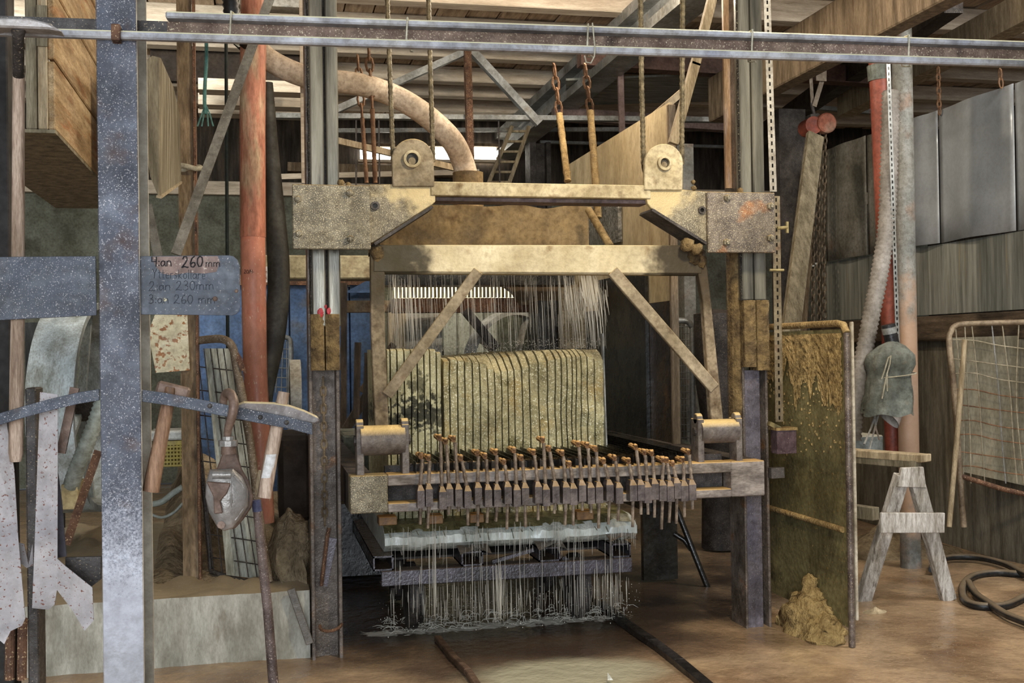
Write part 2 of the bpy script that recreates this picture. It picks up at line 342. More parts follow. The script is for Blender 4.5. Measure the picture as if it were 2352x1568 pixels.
q1, q2, q3 = AZ(1300,1560,0), AZ(1240,1500,0), AZ(1500,1590,0)
stain(floor_m, [((1.3,7.0,0), (2.0,1.5,BIG), (58,45,36), .95), ((1.9,5.55,0), (.6,.3,BIG), (92,72,58), .6), ((1.1,5.4,0), (.6,.36,BIG), (84,66,54), .85), ((1.5,5.75,0), (.9,.4,BIG), (70,56,46), .85),  # wide dark blob: wet floor, plus painted shade left of the shield
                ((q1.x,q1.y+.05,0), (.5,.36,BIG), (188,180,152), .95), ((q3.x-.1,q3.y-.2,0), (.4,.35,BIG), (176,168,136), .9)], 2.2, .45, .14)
foam_sheen = []  # white foam, its colour strengthened to imitate sky reflected in the water
for k in range(9):
    p = AZ(890+62*k, 1446-4.4*k, 0); foam_sheen.append(((p.x,p.y,0), (.13,.07,BIG), (222,214,200), .95))
stain(floor_m, foam_sheen, 22, 1.6, .3)
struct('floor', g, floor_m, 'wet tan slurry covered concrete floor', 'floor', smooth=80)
g = G(); g.box(-4.2, 14, 0, 9, 14.2, 3.45)
struct('wall_back', g, concrete_d, 'grey green concrete wall at the back of the hall', 'wall')
g = G(); g.box(-4.2, 14, 3.45, 9, 14.2, 4.6)
struct('wall_back', g, wall_dark, 'dark board wall above the back concrete wall', 'wall')
g = G(); g.box(-4.4, 1.5, 0, -4.2, 14.2, 4.6); struct('wall_left', g, concrete_d, 'grey concrete side wall left of the hall', 'wall')
g = G(); g.box(9, 1.5, 0, 9.2, 14.2, 4.6); struct('wall_right', g, wall_dark, 'dark board side wall on the right of the hall', 'wall')
g = G(); g.box(-4.2, 13.9, 3.42, 9, 13.99, 3.58); struct('trim_1', g, wood_pale_x, 'pale timber band along the top of the back concrete wall', 'trim', bev=.005)
g = G(); g.box(-4.4, 5.0, 4.55, 9.2, 14.2, 4.65)
ceil = struct('ceiling', g, roof_dark, 'roof of dusty boards on timber purlins', 'ceiling')
# roof boards run away from the camera
x = -3.8; i = 0
while x < 8.6:
    wd = .27+rnd(-.02, .02)
    g = G(); g.box(x, 5.2, 4.44+rnd(-.012, .012), x+wd-.014, 13.9, 4.54); part('plank', g, board_deck, ceil); x += wd; i += 1
for yy, zz, hh in ((8.75,4.34,.2),(9.75,4.34,.2),(10.5,4.36,.16),(11.45,4.36,.16),(12.1,4.36,.16),(12.9,4.36,.15),(7.6,4.36,.2)):
    g = G(); g.box(-4.1, yy, zz-hh/2, 8.9, yy+.16, zz+hh/2-.005); part('purlin', g, wood_pale_x, ceil, bev=.008)
# strip windows high in the back wall
for n_, (x0, x1) in enumerate(((828,905),(990,1052),(1084,1140))):
    g = G(); g.pbox(x0, 336, x1, 366, 13.93, .05)
    o = struct('window_%d' % (n_+1), g, lamp_glow, ['overexposed strip window left of the round lug', 'overexposed strip window beside the beige hose', 'overexposed strip window left of the ladder'][n_], 'window')
    g = G(); g.pbox(x0-5, 366, x1+5, 372, 13.86, .1); part('window_sill', g, wood_pale_x, o)
    g = G(); g.pbox(x0-5, 329, x1+5, 336, 13.86, .1); part('window_frame', g, wood_brown, o)
# back-lit corrugated sheets behind the stone
g = G(); P0, P1 = A(896,0,13.6).x, A(1190,0,13.6).x; z0, z1 = A(1040,684,13.6).z, A(1040,652,13.6).z
g.grid(lambda u, v: V((P0+(P1-P0)*u, 13.6+.03*math.sin(u*200), z0+(z1-z0)*v)), 200, 1)
o = struct('window_4', g, corr_glow, 'backlit corrugated sheet window seen under the swing frame', 'window')
for k in range(34):
    xx = P0+(P1-P0)*(k+.5)/34; part('shade_rib', G().box(xx-.016, 13.52, z0, xx+.010, 13.56, z1), wood_grey, o)  # dark battens added to imitate the shading of the corrugation
g = G(); P0b, P1b = A(1200,0,13.5).x, A(1240,0,13.5).x; z0b, z1b = A(1210,815,13.5).z, A(1210,690,13.5).z
g.grid(lambda u, v: V((P0b+(P1b-P0b)*u, 13.5+.03*math.sin(u*40), z0b+(z1b-z0b)*v)), 60, 1)
struct('window_5', g, white_panel, 'white corrugated strip right of the far cabinets', 'window')
# roof truss and long beams
t = thing('roof_truss', 'grey steel roof truss with hanging diagonals below the timber purlins', 'truss', A(1075,270,9.9), kind='structure')
for nm, p, q, w_ in (('bottom_chord',(600,266,9.95),(1700,276,9.95),11),('diagonal',(1085,112,9.9),(760,258,9.9),15),('diagonal',(1085,118,9.9),(1238,284,9.9),17),
                     ('hanger',(1073,108,9.85),(1082,425,9.85),15)):
    g = G(); g.pbar(p, q, w_, .08); part(nm, g, rust if nm == 'hanger' else galv, t)
g = G(); a, b = AZ(1566,-6,4.02), AZ(1240,285,4.02); a.x = b.x = (a.x+b.x)/2; a.y = 6.5
g.box(a.x-.12, a.y, 3.92, a.x+.12, 13.9, 4.0); g.box(a.x-.012, a.y, 4.0, a.x+.012, 13.9, 4.16); g.box(a.x-.12, a.y, 4.16, a.x+.12, 13.9, 4.25)
one('roof_beam', 'long grey steel roof beam running back over the right side of the saw', 'beam', g, galv, kind='structure')
g = G(); g.box(A(1218,400,12.7).x, 12.7, 0, A(1232,400,12.7).x, 12.95, 3.92); g.box(A(1256,400,12.7).x, 12.7, 0, A(1266,400,12.7).x, 12.95, 3.92); g.box(A(1230,400,12.7).x, 12.8, 0, A(1258,400,12.7).x, 12.84, 3.92)
one('steel_column', 'dark far steel column under the end of the long roof beam', 'column', g, steel_dark, kind='structure')
g = G(); a = AZ(2000,0,3.75); b = AZ(1760,170,3.75); g.box(b.x-.1, a.y-.8, 3.55, b.x+.05, b.y+1, 3.95)
one('timber_beam', 'broad brown plywood beam running back below the roof at upper right', 'beam', g, wood_brown, kind='structure', bev=.01)
for (p, q, z, w_, lab, mt) in (((2190,0),(1850,240),4.05,.12,'dark steel roof beam beside the brown plywood beam', steel_dark),((2400,0),(2060,180),3.95,.14,'dusty brown roof beam nearest the upper right corner', wood_pale)):
    a, b = AZ(*p, z), AZ(*q, z); g = G(); g.bar(a, b+(b-a)*.5, w_*1.2, w_*1.6, (1,0,0)); one('roof_beam', lab, 'beam', g, mt, kind='structure')
g = G(); g.pbar((1270,262,11.0), (1690,290,11.0), 28, .12); one('cross_beam', 'mauve painted cross beam behind the tan splash panel', 'beam', g, M('mauve primer', (112,88,84), (140,114,108), 5, .7), kind='structure')
g = G(); g.pbar((1330,132,9.6), (2010,178,9.6), 40, .14); one('cross_beam', 'red brown steel cross beam that carries the red hoist', 'beam', g, M('red brown primer', (96,66,56), (124,90,76), 5, .7), kind='structure')
g = G(); g.prism([AZ(1300,185,4.02), AZ(1660,170,4.02), AZ(1660,228,4.02)-V((0,0,.02)), AZ(1300,238,4.02)-V((0,0,.02))], (0,0,.02)); one('ceiling_sheet', 'grey board sheet laid flat below the roof purlins', 'sheet', g, sheet_dirty, kind='structure')
for (p, q, w_, lab) in (((560,408,11.5),(1100,395,11.5),12,'thin pale rail across the back under the strip windows'),((760,300,12.9),(1700,296,12.9),9,'pale conduit running across the back wall below the truss'),((1240,326,13.2),(1700,338,13.2),6,'thin light conduit behind the yellow ropes')):
    g = G(); g.pbar(p, q, w_, .05); one('conduit', lab, 'pipe', g, wood_pale_x if w_ == 12 else galv, kind='structure')
for k, (x0, x1, y0, y1) in enumerate(((1845,2060,245,262),(1865,2060,212,224),(2090,2270,165,185),(2090,2240,225,240))):
    g = G(); g.pbar((x0,y0,11.5+.5*k), (x1,y1,11.5+.5*k), 9, .06)
    one('roof_batten', ['light steel batten behind the red hoist','light steel batten above the red hoist','pale batten above the hanging grey sheets','pale lower batten at the top edge of the grey sheets'][k], 'batten', g, galv, kind='structure')

# ---- concrete plinth and mud at left
zt = A(520,1352,5.9).z
g = G(); xa, xb = A(-60,1430,5.75).x, A(712,1430,5.75).x
def plf(u, v): return V((xa+(xb-xa)*u, 5.75+.02*noise.noise(V((u*20,v*4,0))), -.03+(zt+.03)*v))
g.grid(plf, 60, 6); g.grid(lambda u, v: V((xa+(xb-xa)*u, 5.75+2.6*v+(.02*noise.noise(V((u*20,4,0))) if v == 0 else 0), zt+(.06*abs(noise.noise(V((u*9,v*9,2))))*(v>0)))), 60, 14)
g.grid(lambda u, v: V((xb, 5.75+2.6*u, -.03+(zt+.03)*v)), 8, 4)
one('concrete_plinth', 'low pale concrete plinth streaked with slurry left of the saw', 'plinth', g, concrete, kind='structure', smooth=50)
g = G()
def pile(u, v):
    p = A(350,1290,6.2).lerp(A(700,1290,6.2), u); y = 6.0+2.4*v
    h = .46*math.exp(-((u-.18)/.35)**2)*min(1, v*1.6)+.22*math.exp(-((u-.75)/.2)**2)*v
    return V((p.x+.2*(v-.5)*0, y, zt-.01+h*(1+.5*noise.noise(V((u*6,v*6,0))))))
g.grid(pile, 40, 30); one('mud_pile', 'dry grey brown mud heaped on the plinth behind the wire cage', 'mud', g, mudpile, smooth=80, kind='stuff')
# ================================================================ the stone saw
YM = 5.70
def bolts(pl, pts, Y, r=8.5):
    for (x, y) in pts:
        c = A(x, y, Y); rr = r*mpp(c)
        g = G(); g.tube([c+V((0,.002,0)), c-V((0,.018,0)), c-V((0,.022,0))], [rr, rr, rr*.75], 6); g.cyl(c-V((0,.02,0)), c-V((0,.034,0)), rr*.5, 10)
        part('bolt', g, steel_grimy, pl)
def chain(g, pts, pitch, wire, wid=None):
    wid = wid or pitch*.62
    L = []; acc = 0
    for a, b in zip(pts[:-1], pts[1:]):
        d = (b-a).length; n = max(1, int(d/pitch))
        for i in range(n): L.append((a.lerp(b, i/n), a.lerp(b, (i+1)/n)))
    for i, (a, b) in enumerate(L):
        t = (b-a).normalized(); s = t.cross(V((0,1,0))).normalized() if abs(t.y) < .9 else V((1,0,0)); s2 = t.cross(s)
        s = (s if i % 2 else s2); c = (a+b)/2; h = (b-a).length*.62
        g.tube([c+t*(h*math.cos(2*math.pi*k/8))*1.05+s*(wid/2*math.sin(2*math.pi*k/8)) for k in range(8)], wire, 4, closed=True)

# -- left column
xl, xr = A(712,1100,YM).x, A(783,1100,YM).x
t = thing('saw_column', 'left machine column of the saw with a chain hanging in its channel', 'column', ((xl+xr)/2, YM+.06, 0))
zs = A(745,852,YM).z
g = G(); g.box(xl, YM, -.02, xl+.018, YM+.16, 4.3); g.box(xr-.018, YM, -.02, xr, YM+.16, 4.3); g.box(xl+.018, YM+.07, -.02, xr-.018, YM+.085, 4.3)
part('channel', g, col_steel, t, bev=.003)
for x0, x1, nm in ((704,735,0),(741,769,1)):
    g = G(); a, b = A(x0,200,YM).x, A(x1,200,YM).x
    g.box(a+.012, YM-.05, zs+.22, b+.012, YM+.02, 4.3); part('guide_bar', g, guide, t, bev=.006)
g = G(); a = A(702,200,YM).x
g.tube([V((a+.016+.002*math.sin(k*1.7), YM-.03, zs+.22+k*.05)) for k in range(54)], [.011+.004*abs(noise.noise(V((k*.9,0,0)))) for k in range(54)], 6)
part('grease_edge', g, guide_edge, t)
for x0, x1 in ((713,744),(747,779)):
    g = G(); a, b = A(x0,790,YM).x, A(x1,790,YM).x; z0, z1 = A(745,850,YM).z, A(745,722,YM).z
    g.grid(lambda u, v: V((a+(b-a)*u, YM-.05-.012*noise.noise(V((u*3+x0,v*7,0)))-.012*math.sin(math.pi*u), z0+(z1-z0)*v)), 6, 16)
    g.box(a, YM-.045, z0, b, YM+.05, z1); part('guide_shoe', g, mud_brown, t, smooth=60)
for x0, y0, r_ in ((736,718,7),(755,714,5),(748,704,3)):
    c = A(x0,y0,YM-.055); g = G(); g.blob(c, r_*.0022, .004, r_*.0034, .2, 2, 8, 6); part('paint_mark', g, red_paint, t)
g = G(); chain(g, [A(742,868,YM+.04), A(744,1010,YM+.04), A(746,1205,YM+.04)], .042, .0045); part('hanging_chain', g, M('rusty light chain', (132,112,84), (168,146,112), 18, .7, .1, .3), t)
g = G(); g.ptube([(756,1212,YM+.03),(752,1230,YM+.02),(738,1345,YM+.02)], 4.5, 8); part('hook_rod', g, rust, t, smooth=60)
g = G(); c = A(760,1432,YM-.01); g.tube([c+V((.055*math.cos(k*.35+2.9), -.045*abs(math.sin(k*.35))-.005, -.02*math.sin(k*.35)-.004)) for k in range(10)], .008, 8); part('ring', g, rust, t, smooth=60)
g = G(); g.pbar((742,1345,YM+.06), (764,1235,YM+.06), 20, .008); part('gusset', g, col_violet, t)
# -- right column
xl2, xr2 = A(1711,1200,YM).x, A(1769,1200,YM).x
t = thing('saw_column', 'right machine column of the saw beside the mud spattered shield', 'column', ((xl2+xr2)/2, YM+.06, 0))
g = G(); g.box(xl2, YM, -.02, xl2+.012, YM+.2, 4.3); g.box(xr2-.014, YM, -.02, xr2, YM+.2, 4.3)
part('channel', g, col_steel, t, bev=.003)
g = G(); g.box(xl2+.012, YM+.02, -.02, xr2-.04, YM+.035, A(1735,850,YM).z); part('web_plate', g, col_violet, t)
g = G(); g.box(xr2-.04, YM+.14, -.02, xr2-.014, YM+.155, 4.3); g.box(xl2+.012, YM+.16, 1.4, xr2-.04, YM+.175, 4.3); part('rear_web', g, steel_dark, t)
z0, z1 = A(1735,690,YM).z, 4.3
for x0, x1 in ((1692,1716),(1720,1745)):
    g = G(); a, b = A(x0,300,YM).x, A(x1,300,YM).x; g.box(a, YM-.05, z0, b, YM+.02, z1); part('guide_bar', g, guide, t, bev=.006)
g = G(); a = A(1691,200,YM).x
g.tube([V((a, YM-.03, z0+k*.05)) for k in range(46)], [.010+.004*abs(noise.noise(V((k*.9,5,0)))) for k in range(46)], 6); part('grease_edge', g, guide_edge, t)
for x0, x1 in ((1702,1728),(1731,1758)):
    g = G(); a, b = A(x0,790,YM).x, A(x1,790,YM).x; z2, z3 = A(1735,842 if x0 < 1710 else 850,YM).z, z0
    g.grid(lambda u, v: V((a+(b-a)*u, YM-.05-.012*noise.noise(V((u*3+x0,v*7,0)))-.012*math.sin(math.pi*u), z2+(z3-z2)*v)), 6, 16)
    g.box(a, YM-.045, z2, b, YM+.05, z3); part('guide_shoe', g, mud_brown, t, smooth=60)
g = G(); a, b = A(1680,800,YM+.05).x, A(1704,800,YM+.05).x; z2, z3 = A(1690,1000,YM+.05).z, A(1690,470,YM+.05).z
g.grid(lambda u, v: V((a+(b-a)*u, YM+.04-.03*math.sin(math.pi*u)-.02*noise.noise(V((u*4,v*18,9))), z2+(z3-z2)*v)), 6, 50); g.box(a, YM+.04, z2, b, YM+.1, z3); part('mud_crust', g, mud_brown, t, smooth=60)
g = G(); g.pbox(1664, -30, 1689, 432, YM+.1, .02); part('rust_plate', g, M('streaked rust plate', (150,108,70), (188,150,110), 5, .5, .2, .1, 40, st=(4,4,.6), spot=((160,150,150), .3, 4)), t)
# -- carriage with the bearing lugs
YC = 5.50
steel_slurry = M('slurry spattered gusset', (112,102,84), (160,146,116), 9, .5, .15, .35, 120, speck=((236,222,184), .30, 200), spot=((84,72,50), .3, 9), dust=((180,150,96), .6))
stain(steel_slurry, [(tuple(A(1000,420,YC)), (.25,BIG,.16), (206,184,136), .8), (tuple(A(1490,430,YC)), (.25,BIG,.16), (206,184,136), .8)], 14, .8)
t = thing('saw_carriage', 'slurry coated lifting carriage with two round bearing lugs across the saw columns', 'machine carriage', A(1220,570,YC))
pl = part('clamp_plate', G().pbox(672, 424, 851, 572, YC, .03), steel_grimy, t, bev=.004)
bolts(pl, ((684,458),(802,444),(686,537),(804,549)), YC)
pl = part('clamp_plate', G().pbox(1626, 441, 1781, 580, YC, .03), steel_rustspot, t, 'right clamp plate with an orange rust stain', bev=.004)
bolts(pl, ((1669,455),(1768,474),(1667,557),(1768,547)), YC)
g = G(); g.pbox(690, 432, 845, 566, YC+.25, .03); part('rear_plate', g, steel_dark, t)
g = G(); g.pbox(1640, 448, 1775, 572, YC+.25, .03); part('rear_plate', g, steel_dark, t)
g = G(); g.ppoly(((848,424),(1000,420),(1000,463),(992,470),(858,556),(848,558)), YC+.03, .03); pl = part('gusset_plate', g, steel_slurry, t, bev=.003)
c = A(861,473,YC+.03); g = G(); g.washer(c-V((0,.004,0)), (0,1,0), .022, .012, .02, 18); part('eye_hole', g, steel_dark, pl); g = G(); g.cyl(c+V((0,.003,0)), c-V((0,.001,0)), .014, 14); part('eye_hole', g, blade_m, pl)
g = G(); g.ppoly(((1478,428),(1628,440),(1628,556),(1620,556),(1496,478),(1488,468)), YC+.03, .03); pl = part('gusset_plate', g, steel_slurry, t, bev=.003)
c = A(1611,483,YC+.03); g = G(); g.washer(c-V((0,.004,0)), (0,1,0), .02, .011, .02, 18); part('eye_hole', g, steel_dark, pl); g = G(); g.cyl(c+V((0,.003,0)), c-V((0,.001,0)), .013, 14); part('eye_hole', g, blade_m, pl)
for p, q in (((860,557),(993,471)),((1497,478),(1622,556))):
    g = G(); a, b = A(*p, YC+.03), A(*q, YC+.03); g.bar(a+V((0,.09,-.008)), b+V((0,.09,-.008)), .014, .2, (0,0,1)); part('edge_flange', g, steel_dark, t)
g = G(); a, b = A(990,435,YC+.02), A(1495,440,YC+.02); zt_ = A(1240,421,YC+.02).z; zb_ = A(1240,452,YC+.02).z
g.box(a.x, YC+.02, zb_, b.x, YC+.05, zt_); g.box(a.x, YC+.05, zb_, b.x, YC+.2, zb_+.012); part('top_bar', g, steel_cream, t, bev=.003)
g = G(); g.box(a.x, YC+.07, zb_-.02, b.x, YC+.2, zb_-.002); part('bar_underside', g, M('violet brown underside', (112,92,92), (140,118,112), 12, .7), t)
for (cx, top, x0, x1, hy, r_) in ((948,318,902,998,366,14),(1525,330,1480,1568,375,11)):
    yb = 428 if cx < 1000 else 436
    arc = [(cx+(x1-x0)/2*math.cos(math.radians(k)), top+(x1-x0)/2-(x1-x0)/2*math.sin(math.radians(k))) for k in range(0, 181, 12)]
    for dy in (0, .16):
        g = G(); g.ppoly([(x1,yb)]+arc+[(x0,yb)], YC+.01+dy, .03); lg = part('bearing_lug', g, steel_tan if cx < 1000 else steel_cream, t, bev=.004)
        if dy == 0:
            c = A(cx if cx > 1000 else 946, hy, YC+.01); k = mpp(c)
            g = G(); g.washer(c-V((0,.008,0)), (0,1,0), (r_+6)*k, r_*k, .024, 24); part('bushing', g, steel_cream, lg, smooth=40)
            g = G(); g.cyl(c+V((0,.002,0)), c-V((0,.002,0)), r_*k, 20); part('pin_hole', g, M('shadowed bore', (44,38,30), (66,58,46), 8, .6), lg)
            g = G(); g.cyl(c+V((0,-.003,-.3*r_*k)), c+V((0,-.006,-.3*r_*k)), r_*k*.62, 14); part('pin_end', g, steel_tan, lg)
    g = G(); c0 = A(cx, hy, YC+.05); g.washer(c0+V((0,.06,0)), (0,1,0), .092, .03, .06, 28); part('rope_sheave', g, steel_dark, t, smooth=40)
for (x, y, r_) in ((783,420,8),(800,424,6),(1594,432,6),(1592,418,5),(1700,438,7),(1580,562,16),(1600,572,14)):
    c = A(x, y, YC+.03); k = mpp(c); g = G(); g.blob(c, r_*k, r_*k, r_*k, .5, 2.5, 9, 6, x); part('slurry_lump', g, mud_brown, t, smooth=80)
# bolt on the right edge
g = G(); a = A(1786,524,YC); b = A(1808,522,YC); g.cyl(a, b, .009, 10); g.bar(b+V((0,0,-.03)), b+V((0,0,.03)), .012, .012); part('wing_bolt', g, brass, t)

# -- swing frame
YS = 5.60
leg_m = M('brown slurry leg', (136,116,88), (178,156,120), 6, .75, 0, .35, 60, spot=((96,76,54), .36, 9), dust=((214,184,124), .8), grime=.6)
stain(leg_m, [(tuple(A(865,600,YS)), (.2,BIG,.25), (64,54,36), .9), (tuple(A(1612,600,YS)), (.2,BIG,.25), (64,52,36), .9)], 12, .7)
beam_m = M('cream beam with dark ends', (204,182,134), (236,218,174), 5, .7, 0, .35, 60, spot=((150,122,78), .26, 10), dust=((226,206,158), .8), grime=.3)
pa, pb, pc = A(885,590,YS), A(1590,590,YS), A(960,600,YS)
stain(beam_m, [(tuple(pa), (.26,BIG,BIG), (52,44,28), .95), (tuple(pb), (.24,BIG,BIG), (52,42,28), .95)], 12, .7)
t = thing('swing_frame', 'slurry coated swinging frame with two diagonal braces hanging over the stone', 'machine frame', A(1250,960,YS))
g = G(); g.ppoly(((858,562),(1612,563),(1612,628),(858,624)), YS, .025); g.ppoly(((858,618),(1612,622),(1612,631),(858,627)), YS+.02, .1); part('top_beam', g, beam_m, t, bev=.004)
g = G(); g.ppoly(((850,566),(872,566),(884,626),(884,760),(893,985),(862,985),(852,760)), YS+.004, .04); part('leg', g, leg_m, t, bev=.004)
g = G(); g.ppoly(((1600,566),(1620,574),(1633,690),(1662,968),(1634,968),(1615,690),(1604,626)), YS+.004, .05); part('leg', g, leg_m, t, bev=.004)
g = G(); g.pbar((1098,622,YS+.01), (888,908,YS+.01), 25, .03); part('brace', g, steel_tan, t, bev=.003)
g = G(); g.pbar((1406,622,YS+.01), (1640,892,YS+.01), 27, .03); part('brace', g, steel_tan, t, bev=.003)
for (x, y, r_) in ((868,580,15),(1595,585,18),(1612,600,12)):
    c = A(x, y, YS); k = mpp(c); g = G(); g.blob(c, r_*k, r_*k*.5, r_*k*1.2, .5, 2.5, 10, 7, x); part('slurry_lump', g, mud_brown, t, smooth=80)

# -- blade frame with tension clamps
YB = 5.42
t = thing('blade_frame', 'wet reciprocating blade frame with a row of tension clamps in front of the stone', 'saw frame', A(1280,1170,YB))
zT, zB = (A(806,1091,YB).z+A(1752,1059,YB).z)/2, (A(806,1176,YB).z+A(1752,1142,YB).z)/2
xL, xR = A(804,1130,YB).x, A(1757,1100,YB).x
h = (zT-zB); s1 = A(891,1130,YB).x; s2 = A(1680,1100,YB).x
part('end_block', G().box(xL, YB, zB, s1, YB+.11, zT), steel_grimy, t, bev=.005)
part('end_block', G().box(s2, YB, zB, xR, YB+.11, zT), M('scoured grey steel', (142,130,124), (178,164,152), 6, .5, .15, .25, 70, st=(1,1,3), dust=((206,166,100), .9)), t, bev=.005)
part('upper_rail', G().box(s1, YB, zT-h*.30, s2, YB+.11, zT), MATS['scoured grey steel'], t, bev=.004)
part('lower_rail', G().box(s1, YB, zB, s2, YB+.11, zB+h*.24), MATS['scoured grey steel'], t, bev=.004)
part('rear_rail', G().box(s1, YB+.12, zB-.01, s2, YB+.16, zT+.03), steel_dark, t)
for xx in (xL, xR-.11): part('side_beam', G().box(xx, YB+.11, zB, xx+.11, YB+2.3, zT), steel_dark, t)
part('rear_beam', G().box(xL, YB+2.3, zB, xR, YB+2.4, zT), steel_dark, t)
for (x0, x1, yt, yb, cyt, cyb, pt) in ((819,940,966,1086,976,1046,17),(1604,1706,952,1060,962,1018,15)):
    k = mpp(A(x0,1000,YB)); cz = A((x0+x1)/2,(cyt+cyb)/2,YB+.05); rr = (cyb-cyt)/2*k
    xa_, xb_ = A(x0,1020,YB+.03).x, A(x1,1020,YB+.03).x
    dr = part('roller', G().cyl(V((xa_+.02, YB+.07, cz.z)), V((xb_-.02, YB+.07, cz.z)), rr, 24), M('roller steel', (104,94,90), (140,128,118), 10, .45, .15, .4, 70, dust=((222,190,128), 1)), t, smooth=40)
    g = G(); g.cyl(V((xa_-.01, YB+.07, cz.z)), V((xb_+.01, YB+.07, cz.z)), rr*.35, 10); part('axle', g, steel_dark, dr)
    for xx in (xa_, xb_-pt*k):
        pz = A((x0+x1)/2, yt, YB+.03).z
        g = G(); g.box(xx, YB+.03, zT-.004, xx+pt*k, YB+.13, pz-.02); g.cyl(V((xx, YB+.07, pz-.02)), V((xx+pt*k, YB+.07, pz-.02)), .028, 12); part('roller_bracket', g, MATS['roller steel'], t, bev=.003)
CL = [(967,967,1036,1204),(986,984,1040,1213),(1017,1009,994,1174),(1033,1023,1002,1181),(1054,1042,997,1174),(1075,1058,1040,1206),(1099,1096,1029,1208),(1122,1114,1036,1200),(1143,1138,1027,1197),(1167,1157,1049,1215),
 (1188,1180,1022,1197),(1207,1197,1040,1210),(1237,1225,1027,1194),(1255,1246,999,1172),(1277,1260,1019,1179),(1301,1291,1029,1206),(1318,1307,1054,1206),(1338,1327,1008,1172),(1358,1348,1011,1177),(1377,1367,1019,1213),
 (1401,1386,1047,1204),(1423,1411,1040,1194),(1455,1443,1047,1210),(1473,1459,1015,1181),(1489,1479,1027,1181),(1505,1496,1029,1188),(1523,1521,1044,1215),(1541,1530,1045,1200),(1556,1544,1053,1202),(1573,1567,1044,1187),(1591,1580,1026,1169)]
YK = YB-.06
for i, (bx_, rx_, ry_, ty_) in enumerate(CL):
    f = (bx_-967)/624; yt_ = 1121-14*f-4*math.sin(i*2.3); yb_ = yt_+46-5*f
    x0, x1 = A(bx_-8.2, yt_, YK).x, A(bx_+8.2, yt_, YK).x; zt2, zb2 = A(bx_, yt_, YK).z, A(bx_, yb_, YK).z
    g = G(); g.box(x0, YK, zb2, x1, YB-.001, zt2-.012)
    g.hexa([V((x0,YK,zt2-.012)),V((x1,YK,zt2-.012)),V((x1,YB,zt2-.012)),V((x0,YB,zt2-.012)),V((x0+.008,YK+.012,zt2+.012)),V((x1-.01,YK+.012,zt2+.012)),V((x1-.01,YB,zt2+.012)),V((x0+.008,YB,zt2+.012))])
    cb = part('blade_clamp', g, clamp_m, t)
    g = G(); p, q = A(bx_-2, yt_, YK+.025), A(rx_+3, ry_+18, YK+.035)
    n = 7; g.tube([p.lerp(q, k/n) for k in range(n+1)], [.0088+.0018*math.sin(k*3+i) for k in range(n+1)], 6); part('tension_rod', g, rod_m, cb)
    g = G(); c = A(rx_+1, ry_+11, YK+.04); g.cyl(c+V((-.004,-.012,-.004)), c+V((-.012,.05,.006)), .0125, 7); g.blob(c+V((-.003,.0,.006)), .014, .02, .012, .5, 3, 8, 5, i); part('end_nut', g, cap_m, cb, smooth=50)
    g = G(); p, q = A(bx_-1, yb_-4, YK+.03), A(bx_-2-2*math.sin(i), ty_, YK+.03); g.tube([p, q], [.0085, .0075], 6); part('rod_tail', g, rod_m, cb)
    # the blade it stretches
    g = G(); xk = A(bx_-6, 1090, YK).x; g.box(xk-.0015, YB+.02, zT-.06, xk+.0015, YB+2.3, zT+.055); part('saw_blade', g, blade_m, t)
part('spacer_strip', G().box(A(940,1075,YB+.2).x, YB+.17, zT+.002, A(1450,1060,YB+.2).x, YB+.2, zT+.032), MATS['scoured grey steel'], t)

# ================================================================ stone being sawn
YF = 6.05
zb_s = A(900,1225,YF).z
KL = [884,892,907,923,939,953,969,983,998,1010]
KR = [1021,1036,1054,1070,1087,1103,1120,1136,1152,1168,1184,1203,1221,1241,1260,1277,1290,1302,1314,1324,1336,1351,1368,1391]
def interp(tab, x):
    for (a, b), (c, d) in zip(tab[:-1], tab[1:]):
        if a <= x <= c: return b+(d-b)*(x-a)/(c-a)
    return tab[0][1] if x < tab[0][0] else tab[-1][1]
FT = [(1015,834),(1040,826),(1075,832),(1110,836),(1122,846),(1140,856),(1160,852),(1195,848),(1230,834),(1262,828),(1300,820),(1350,818),(1372,824),(1392,846)]
BT = [(1015,822),(1060,818),(1120,814),(1180,808),(1240,805),(1320,802),(1375,802),(1392,812)]
def front(x, z): return YF+.05*noise.noise(V((x*4.5, 0, z*4.5)))+.012*noise.noise(V((x*16, 7, z*16)))
def slab(x0, x1, zt1, zt2, bev, depth, blk, mat, off=0):
    g = G(); W = [x0, (x0+x1)/2, x1]; n = 12; col = []
    for xi in W:
        row = []
        for k in range(n+1):
            z = zb_s+(zt1-zb_s)*k/n; row.append(V((xi, front(xi, z)+off, z)))
        row.append(V((xi, front(xi, zt1)+off+bev*.55, zt1+(zt2-zt1)*.7))); row.append(V((xi, front(xi, zt1)+off+bev, zt2+.006*noise.noise(V((xi*20,0,0)))))); row.append(V((xi, YF+depth, zt2))); row.append(V((xi, YF+depth, zb_s)))
        col.append([g.bm.verts.new(p) for p in row])
    for u, v in zip(col[:-1], col[1:]):
        for a in range(len(u)-1): g.face([u[a], v[a], v[a+1], u[a+1]])
        g.face([u[-1], v[-1], v[0], u[0]])
    g.face(col[0]); g.face(list(reversed(col[-1]))); part('slab', g, mat, blk)
KF = .0075
ps = A(945,945,YF); stain(stone_l, [(tuple(ps), (.13,BIG,.09), (44,44,34), .95), (tuple(A(905,965,YF)), (.09,BIG,.06), (50,50,40), .85), (tuple(A(1000,955,YF)), (.08,BIG,.09), (54,52,40), .85), (tuple(A(955,885,YF)), (.05,BIG,.07), (70,68,50), .75)], 34, 2.2)
blk = thing('stone_block', 'smaller pale green stone block sawn into slabs with dark stains on its left side', 'stone block', (A(950,1100,YF).x, YF+.5, zb_s))
